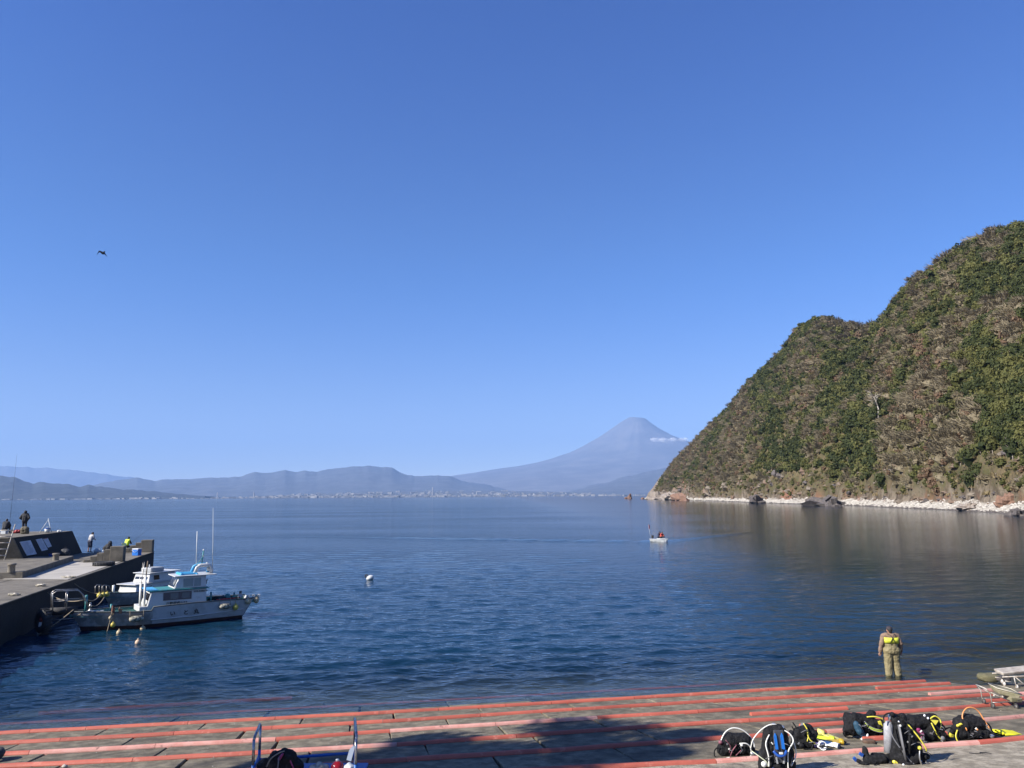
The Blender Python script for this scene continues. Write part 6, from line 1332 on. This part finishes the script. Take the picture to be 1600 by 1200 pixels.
hose(e, P, S, C_yhose, 1.3, [(2, 64, -.05), (8, 54, -.12), (16, 42, -.18), (24, 28, -.2), (26, 22, -.18)]); hose(e, P, S, C_gblack, 1.4, [(-30, 60, -.02), (-28, 70, 0), (-18, 74, 0), (-4, 70, -.03), (4, 60, -.1)]); hose(e, P, S, C_grey, 1.2, [(-24, 60, -.1), (-24, 44, -.16), (-14, 26, -.2), (-4, 12, -.2), (4, 4, -.22)])
hose(e, P, S, C_metal, 1.3, [(14, 24, -.22), (12, 14, -.24), (15, 4, -.22), (18, 1, -.2)], 'clip_line'); regulator(e, P, S, 14, 28, -.22, C_yhose, 2.8); regulator(e, P, S, 30, 12, -.1, C_gblack, 4); regulator(e, P, S, -14, 26, -.18); regulator(e, P, S, -15, 72, 0, C_gblack, 3.5)
for x, y_, m in ((-14, 66, C_metal), (-12, 60, C_hose), (-2, 36, C_grey), (15, 8, C_metal), (-12, 3, C_finw)): MB().ball(P(x, y_, -.2), 1.8 * S, 8, 5).build('fitting', m, e)
gblob(e, P, S, 'yellow_pouch', C_yhose, [(-20, 4, -.06, -12, 2, -.06, 2.5, 2.2)], .01); bits(e, P, S, (-14, 24, 6, 52, .18, .24), 16, 15)
# 6 set behind it with magenta flash
e, P, S = gear('dive_gear', 1446, 1158, 'black diving set with a magenta flash and a looped yellow hose behind the tall one')
tank(e, P, S, -18, 28, .16, 24, 20, .16, 9, C_gblack); gblob(e, P, S, 'vest', C_gblack, [(-24, 10, 0, 24, 9, 0, 9, 9), (-18, 26, .04, 16, 30, .06, 11, 10), (10, 18, 0, 24, 20, 0, 10, 8), (26, 6, -.04, 34, 4, -.04, 5, 4), (-30, 32, .02, -20, 34, .02, 4, 5)])
gblob(e, P, S, 'magenta_flash', C_pink, [(-16, 20, -.16, -10, 14, -.18, 3, 2.5), (-12, 10, -.18, -9, 6, -.18, 2.5, 1.5)], .01)
hose(e, P, S, C_yhose, 1.2, [(6, 30, -.14), (10, 18, -.18), (16, 8, -.18), (24, 5, -.16)]); hose(e, P, S, C_yhose, 1.3, [(8, 34, -.05), (16, 38, -.05), (24, 32, -.05), (22, 22, -.08), (16, 20, -.1)]); q = MB(); q.prism([P(6, 34, -.13), P(18, 33, -.13), P(12, 27, -.15)], (0, 0, 0), (0, .03, 0)); q.build('yellow_tag', C_yhose, e)
for x, y_ in ((-2, 40), (-6, 1), (3, 36), (22, 3)): MB().ball(P(x, y_, -.1), 1.8 * S, 8, 5).build('fitting', C_finw, e)
hose(e, P, S, C_gblack, 1.4, [(30, 16, 0), (40, 20, 0), (44, 14, 0), (52, 18, 0), (56, 10, 0)]); regulator(e, P, S, 42, 14, -.02); regulator(e, P, S, 20, 8, -.18, C_grey, 3.5); bits(e, P, S, (-20, 22, 4, 30, .16, .22), 12, 20)
# 7 set with the orange arch hose and the yellow fin
e, P, S = gear('dive_gear', 1519, 1155, 'black diving set under a tall orange arched hose, rightmost set')
tank(e, P, S, -18, 10, .12, 22, 12, .12, 9, C_grey); gblob(e, P, S, 'vest', C_gblack, [(-20, 9, 0, 22, 8, 0, 9, 8), (-12, 22, .04, 14, 22, .04, 13, 11), (-4, 28, .06, 6, 28, .06, 9, 8), (-26, 16, 0, -18, 22, 0, 5, 6), (24, 5, 0, 34, 4, 0, 5, 4)])
hose(e, P, S, C_orange, 1.2, [(-13, 16, -.14), (-14, 34, -.04), (-6, 45, 0), (4, 47, 0), (14, 41, 0), (20, 28, -.05), (24, 18, -.1)]); hose(e, P, S, C_yhose, 1.2, [(-26, 16, -.1), (-31, 8, -.14), (-28, -1, -.16), (-18, -3, -.18)]); hose(e, P, S, C_gblack, 1.4, [(16, 26, 0), (28, 22, 0), (31, 10, -.04)])
gblob(e, P, S, 'yellow_pad', C_yhose, [(-24, 22, -.08, -18, 24, -.08, 2.6, 2.2), (-37, 8, -.05, -33, 6, -.05, 3, 3)], .01); regulator(e, P, S, 24, 8, -.16, C_metal, 3); bits(e, P, S, (-18, 18, 4, 26, .16, .22), 11, 23)
MB().ball(P(-2, 20, -.26), 1.4 * S, 8, 5).build('fitting', C_orange, e)
fin(1566, 1148, 8, mat('bright_yellow_fin', (.70, .66, .02), .4), 'bright yellow fin sticking out right of the orange-hosed set', 28, 13, 7)
# 8 small heap of boots and gloves in front
e, P, S = gear('wetsuit_boots', 1366, 1192, 'small heap of black boots and gloves with blue flashes in front of the tall set', 'boots', None)
gblob(e, P, S, 'boot', C_gblack, [(-14, 6, -.1, 10, 8, -.1, 7, 7), (-14, 10, -.08, -15, 20, -.04, 5, 5)]); gblob(e, P, S, 'boot', C_gblack, [(2, 8, 0, 22, 8, 0, 7, 6), (18, 6, -.1, 20, 2, -.16, 4, 3)]); gblob(e, P, S, 'glove', C_gblack, [(-20, 4, -.18, -30, 7, -.12, 3.5, 3), (-8, 2, -.24, -6, -3, -.3, 2.6, 2), (-2, 2, -.22, 4, -3, -.28, 2.4, 1.6)])
for x, y_, r in ((-24, 16, 30), (-34, 9, 50)): MB().box(P(x, y_, -.12), (6 * S, .03, 5 * S), Ry(r)).build('blue_flash', C_blue, e)
MB().box(P(18, 1, -.3), (12 * S, .05, 1.2 * S), Ry(4)).build('blue_strap', C_blue, e); hose(e, P, S, C_orange, .5, [(-36, 0, -.2), (-26, -3, -.24), (-16, 0, -.2)], 'cord')
p = on_ramp(1534, 1178); o = MB().tube(smooth_path([(p[0] + a, p[1] + b_, p[2] + .012) for a, b_ in ((-.22, .03), (-.05, -.02), (.0, .05), (.1, .04), (.16, -.04), (.05, -.06), (-.02, .02))]), .008, 5).build('dark_cord', C_black); tag(o, 'short dark cord lying alone on the pale concrete right', 'cord')

# ------------------------------------------------------------------ two wheeled carts on the right
def wheel(e, c, r, m=C_dark, hubm=C_steel, rot=None, name='wheel'):
    w = empty(name, tuple(c), 0, parent=e); R_ = rot if rot is not None else Ry(90)
    MB().torus((0, 0, 0), r * .78, r * .24, 18, 7, rot=R_).build('tyre', m, w); MB().lathe([(0, -r * .12), (r * .62, -r * .12), (r * .62, r * .12), (0, r * .12)], n=12, rot=R_).build('rim', hubm, w)
p = on_ramp(1575, 1105.5); S = float((p - EYE) @ _fw) / FPX; cart = empty('hand_cart', tuple(p), math.radians(0), 'small wheeled cart with a beige green padded tray standing over the red rails', 'cart')
beige = mat('beige_pad', (.27, .235, .155), .8, col2=(.17, .165, .085), scale=7); pale_pipe = mat('pale_pipe', (.46, .43, .38), .6, col2=(.28, .22, .16), scale=9)
def CP(x, y_, d=0.0): return (x * S, d, y_ * S)
q = MB(); q.hexa([CP(-13, 20, -.02), CP(11, 15, -.2), CP(14, 16, .22), CP(-11, 21, .32)], [CP(-16, 28.5, -.04), CP(14, 22.5, -.24), CP(17, 23.5, .26), CP(-14, 30, .36)]); q.build('tray', beige, cart, bevel=.03)
q = MB(); q.tube([CP(-16, 29.5, -.04), CP(14, 23, -.24), CP(17, 24, .26), CP(-14, 31, .36)], .9 * S, 6, closed=True, caps=False); q.build('tray_rim', mat('cream_rim', (.48, .44, .34), .6), cart)
q = MB(); q.hexa([CP(0, 10, -.16), CP(17, 9, -.16), CP(18, 10, .18), CP(1, 11, .18)], [CP(-1, 18.5, -.2), CP(16, 17, -.22), CP(18, 18, .22), CP(1, 20, .22)]); q.build('front_box', beige, cart, bevel=.02)
MB().box(CP(9, 13.5, -.22), (2.6 * S, .02, 2 * S)).build('box_hole', C_dark, cart)
for d in (-.1, .3):
    MB().tube([CP(-36, 30, d), CP(-33, 27, d), CP(-29, 21, d), CP(-28, 5, d)], .8 * S, 6).build('fork', pale_pipe, cart); MB().tube([CP(-28, 24, d), CP(-14, 17, d), CP(0, 12, d)], .8 * S, 6).build('side_pipe', pale_pipe, cart)
    MB().tube([CP(-28, 9, d), CP(0, 9.5, d)], .7 * S, 6).build('axle_bar', C_steel, cart)
MB().tube([CP(-36, 30, -.1), CP(-36, 30, .3)], .9 * S, 6).build('push_handle', pale_pipe, cart)
for x, y_ in ((-25, 20), (-12, 18)): MB().ball(CP(x, y_, -.14), 1.8 * S, 8, 5).build('pipe_joint', pale_pipe, cart)
for c in (CP(-27, 4.5, -.1), CP(5, 4.5, -.2), CP(17, 5, .2), CP(-26, 5, .3)): wheel(cart, c, 5 * S, C_dark, C_steel)
p = on_ramp(1588, 1074); S = float((p - EYE) @ _fw) / FPX; cart2 = empty('hand_cart', tuple(p), 0, 'pale cart with small white wheels at the right photo edge by the water', 'cart')
q = MB(); q.hexa([CP(-22, 18, -.1), CP(34, 24, -.1), CP(34, 24, .35), CP(-20, 18.5, .35)], [CP(-23, 23, -.14), CP(34, 29, -.14), CP(34, 29, .4), CP(-21, 24, .4)]); q.build('tray', mat('pale_tray', (.40, .36, .30), .7, col2=(.26, .22, .18), scale=6), cart2, bevel=.03)
for d in (-.12, .36):
    MB().tube([CP(-24, 17, d), CP(34, 19, d)], .9 * S, 6).build('side_pipe', pale_pipe, cart2); MB().tube([CP(-6, 18, d), CP(-4, 3, d)], .8 * S, 6).build('fork', pale_pipe, cart2); MB().tube([CP(-4, 17, d), CP(14, 1, d)], .8 * S, 6).build('brace', pale_pipe, cart2); MB().tube([CP(-20, 11, d), CP(-8, 9, d)], .7 * S, 6).build('brace', pale_pipe, cart2)
for c in (CP(-20, 6, -.05), CP(-3, 2.5, -.12), CP(26, 3, -.12), CP(-10, 5, .36)): wheel(cart2, c, 3.6 * S, pale_pipe, C_white)

# ------------------------------------------------------------------ blue trolley at the bottom left
T0 = at_dist(397, 1152, 13.0); T1 = at_dist(407, 1133, 13.75); T2 = at_dist(556.5, 1152, 13.0); T3 = at_dist(555, 1123, 14.05)
gz = lambda q_: float(SL * ((np.array(q_) - W0)[:2] @ V[:2]))
tz = (T0[2] + T2[2]) / 2; base = ((T0 + T2) / 2); trolley = empty('trolley', (base[0], base[1] + .4, gz(base)), 0, 'blue flatbed trolley with bare metal handle tops at the bottom left', 'trolley'); ti = -Vector(trolley.location)
C_chrome = mat('worn_chrome', (.42, .42, .43), .3, .8, col2=(.15, .14, .14), scale=9); C_tb = mat('trolley_blue', (0.01, 0.10, 0.36), .45, col2=(.02, .06, .2), scale=9, mix=(.55, .7))
dz_ = gz(base) + .32
for A, B, nm in ((T0, T1, 'l'), (T2, T3, 'r')):
    A, B = Vector(A), Vector(B); A.z = B.z = tz - (.0 if nm == 'l' else -.0)
    for Q_ in (A, B):
        mid_ = Q_.copy(); mid_.z = tz - .42; low_ = Q_.copy(); low_.z = dz_
        MB().tube([mid_ + ti, low_ + ti], .026, 8).build('lower_post', C_tb, trolley); MB().tube([Q_ + Vector((0, 0, -.03)) + ti, mid_ + ti], .024, 8).build('upper_post', C_chrome, trolley)
    MB().tube([A + Vector((0, 0, -.04)) + ti, A + Vector((0, .03, 0)) + ti, B + Vector((0, -.03, 0)) + ti, B + Vector((0, 0, -.04)) + ti], .024, 8).build('handle_bar', C_chrome, trolley)
    MB().tube([Vector((A.x, A.y, tz - .5)) + ti, Vector((B.x, B.y, tz - .5)) + ti], .02, 8).build('cross_bar', C_tb, trolley)
A = at_dist(461, 1183.5, 13.85); B = at_dist(549, 1178, 13.95); MB().tube([Vector((T1[0], 13.78, A[2] - .01)) + ti, Vector((T3[0], 14.0, B[2] + .0)) + ti], .024, 8).build('side_rail', C_tb, trolley)
q = MB(); q.box(Vector(((T0[0] + T2[0]) / 2, 13.45, dz_ - .03)) + ti, (T2[0] - T0[0] + .1, .85, .05)); q.build('platform', C_tb, trolley, bevel=.01)
for x in (T0[0] + .25, T2[0] - .25):
    for y_ in (13.15, 13.8): wheel(trolley, Vector((x, y_, gz((x, y_, 0)) + .11)) + ti, .11, C_dark, C_steel)
# tag hanging from the right handle
Tg = at_dist(549, 1170, 12.98); e = empty('plastic_sleeve', tuple(Tg), 0, 'clear plastic sleeve dangling from the right handle of the blue trolley', 'plastic sleeve')
sl_m = mat('clear_sleeve', (.35, .40, .48), .25); q = MB(); q.prism([(.03, 0, .05), (.06, 0, .04), (.0, 0, -.19), (-.075, 0, -.17), (-.035, 0, -.02)], (0, 0, 0), (0, .012, 0)); q.build('sheet', sl_m, e); MB().tube([(.04, 0, .04), (.06, .02, .14)], .006, 5).build('string', C_rope, e)
# bag and oddments on the trolley
def pt(px, py, Yd): return at_dist(px, py, Yd)
bp_ = pt(440, 1200, 13.25); bz = dz_ - .005; e = empty('gear_bag', (bp_[0], 13.3, bz), 0, 'black bag with magenta trim lying on the blue trolley', 'bag')
blob('fabric_body', C_gblack, e, [((-.28, 0, .13), (.20, 0, .13), .14, .14), ((-.10, 0, .22), (.08, 0, .27), .16, .15), ((-.2, 0, .19), (-.08, 0, .26), .11, .12), ((.0, 0, .36), (.05, 0, .36), .07, .07)], .02, 3, .07)
blob('magenta_trim', C_pink, e, [((.03, -.13, .37), (-.01, -.17, .31), .022, .028)], .01); blob('magenta_trim', C_pink, e, [((.15, -.12, .28), (.22, -.12, .14), .014, .014)], .01); MB().tube(smooth_path([(-.2, -.2, .2), (-.12, -.26, .34), (.0, -.24, .42), (.08, -.2, .44)]), .016, 6, flat=.5).build('strap', C_grey, e)
MB().tube([(-.02, -.215, .1), (.0, -.23, .35)], .01, 5).build('zip', C_grey, e)
for px, w, h, m, nm, lab in ((499, .32, .22, mat('off_white_bag', (.33, .32, .28), .7, col2=(.15, .15, .13), scale=12), 'plastic_bag', 'crumpled off-white bag on the trolley between black bag and red ball'), (546, .17, .2, C_white, 'folded_towel', 'white folded towel against the right posts of the trolley')):
    x = pt(px, 1199, 13.3)[0]; e = empty(nm, (x, 13.3, bz), 0, lab, 'bag' if nm == 'plastic_bag' else 'towel'); blob('cloth', m, e, [((-w * .3, 0, h * .4), (w * .3, 0, h * .42), h * .38, h * .36), ((-w * .1, .05, h * .6), (w * .15, -.05, h * .62), h * .26, h * .24)], .02, 3, .06)
x = pt(527, 1199, 13.3)[0]; e = empty('red_ball', (x, 13.3, bz + .11), 0, 'glossy red ball on the trolley platform', 'ball'); MB().ball((0, 0, 0), .11, 16, 10).build('shell', mat('glossy_red', (.35, .012, .015), .2), e); MB().lathe([(0, 0), (.03, 0), (.03, .03), (0, .035)], c=(0, 0, .105), n=8).build('plug', C_white, e)
# dark cut stump of rope at the far left
p = on_ramp(-1, 1189); e = empty('tyre_stub', tuple(p), 0, 'dark worn tyre end lying at the left photo edge between rails', 'tyre'); MB().torus((-.28, 0, .13), .24, .10, 20, 8).build('casing', C_dark, e); MB().torus((-.28, 0, .2), .16, .03, 16, 6).build('bead', C_dark, e)
p = on_ramp(101, 1199); e = empty('pale_pebble', tuple(p), 0, 'single pale pebble at the bottom edge left', 'stone'); MB().ball((0, 0, .02), (.06, .05, .035), 10, 6, jit=.4, seed=3).build('pebble', rk_pale_b, e)

# ------------------------------------------------------------------ trees on the quay left of the camera: they shade the lower slipway
r = np.random.default_rng(8)
QT = [(-13.2, 9.0, 12.6, 2.1), (-15.4, 9.4, 13.2, 2.6), (-18.4, 7.8, 13.0, 2.6)]
def quay_tree(x, y_, h, cr, sd, lab):
    z0 = SL * 18.4 if ab(np.array([x, y_, 0]))[1] > 18 else gz((x, y_, 0)); e = empty('pine_tree', (x, y_, z0 - .1), 0, lab, 'tree', 'pines on the quay outside the photo'); rr = random.Random(sd)
    tk = MB(); tk.tube([(0, 0, 0), (.15, .1, h * .4), (0, .2, h * .75), (.2, .1, h * .95)], [.28, .22, .14, .05], 9)
    for k in range(12):
        a = rr.uniform(0, 6.28); z = h * rr.uniform(.5, .92); R_ = cr * rr.uniform(.5, .95); tk.tube([(0, .1, z), (math.cos(a) * R_ * .5, math.sin(a) * R_ * .5, z + .2), (math.cos(a) * R_, math.sin(a) * R_, z + .5)], [.09, .06, .02], 5)
    tk.build('trunk', bark, e)
    g = np.random.default_rng(sd); n = 5200; lob = [(g.normal() * cr * .42, g.normal() * cr * .42, h * (.62 + .36 * g.random()), cr * (.28 + .2 * g.random())) for _ in range(11)]
    V_, F_, T_ = [], [], []
    for k in range(n):
        lx, ly, lz, lr = lob[k % 11]; d = g.normal(size=3); d /= np.linalg.norm(d); c = np.array([lx, ly, lz]) + d * lr * g.random() ** .4 * np.array([1, 1, .5])
        s_ = g.normal(size=3); s_ /= np.linalg.norm(s_); t_ = np.cross(s_, g.normal(size=3)); t_ /= np.linalg.norm(t_); w = .10 + .1 * g.random(); k0 = len(V_)
        V_ += [c - s_ * w, c - t_ * w * .5, c + s_ * w, c + t_ * w * .5]; F_.append((k0, k0 + 1, k0 + 2, k0 + 3)); T_ += [g.random()] * 4
    link('crown', np_mesh('crown', np.array(V_), np.array(F_), M_TREE['dark'], smooth=False, attr=np.array(T_)), e)
for i_, (tx, ty, th, tr_) in enumerate(QT): quay_tree(tx, ty, th, tr_, 40 + i_, ('tall dark pine on the quay left of the slipway', 'second pine behind the first on the quay', 'third pine furthest back on the quay', 'broad pine furthest left on the quay')[i_])
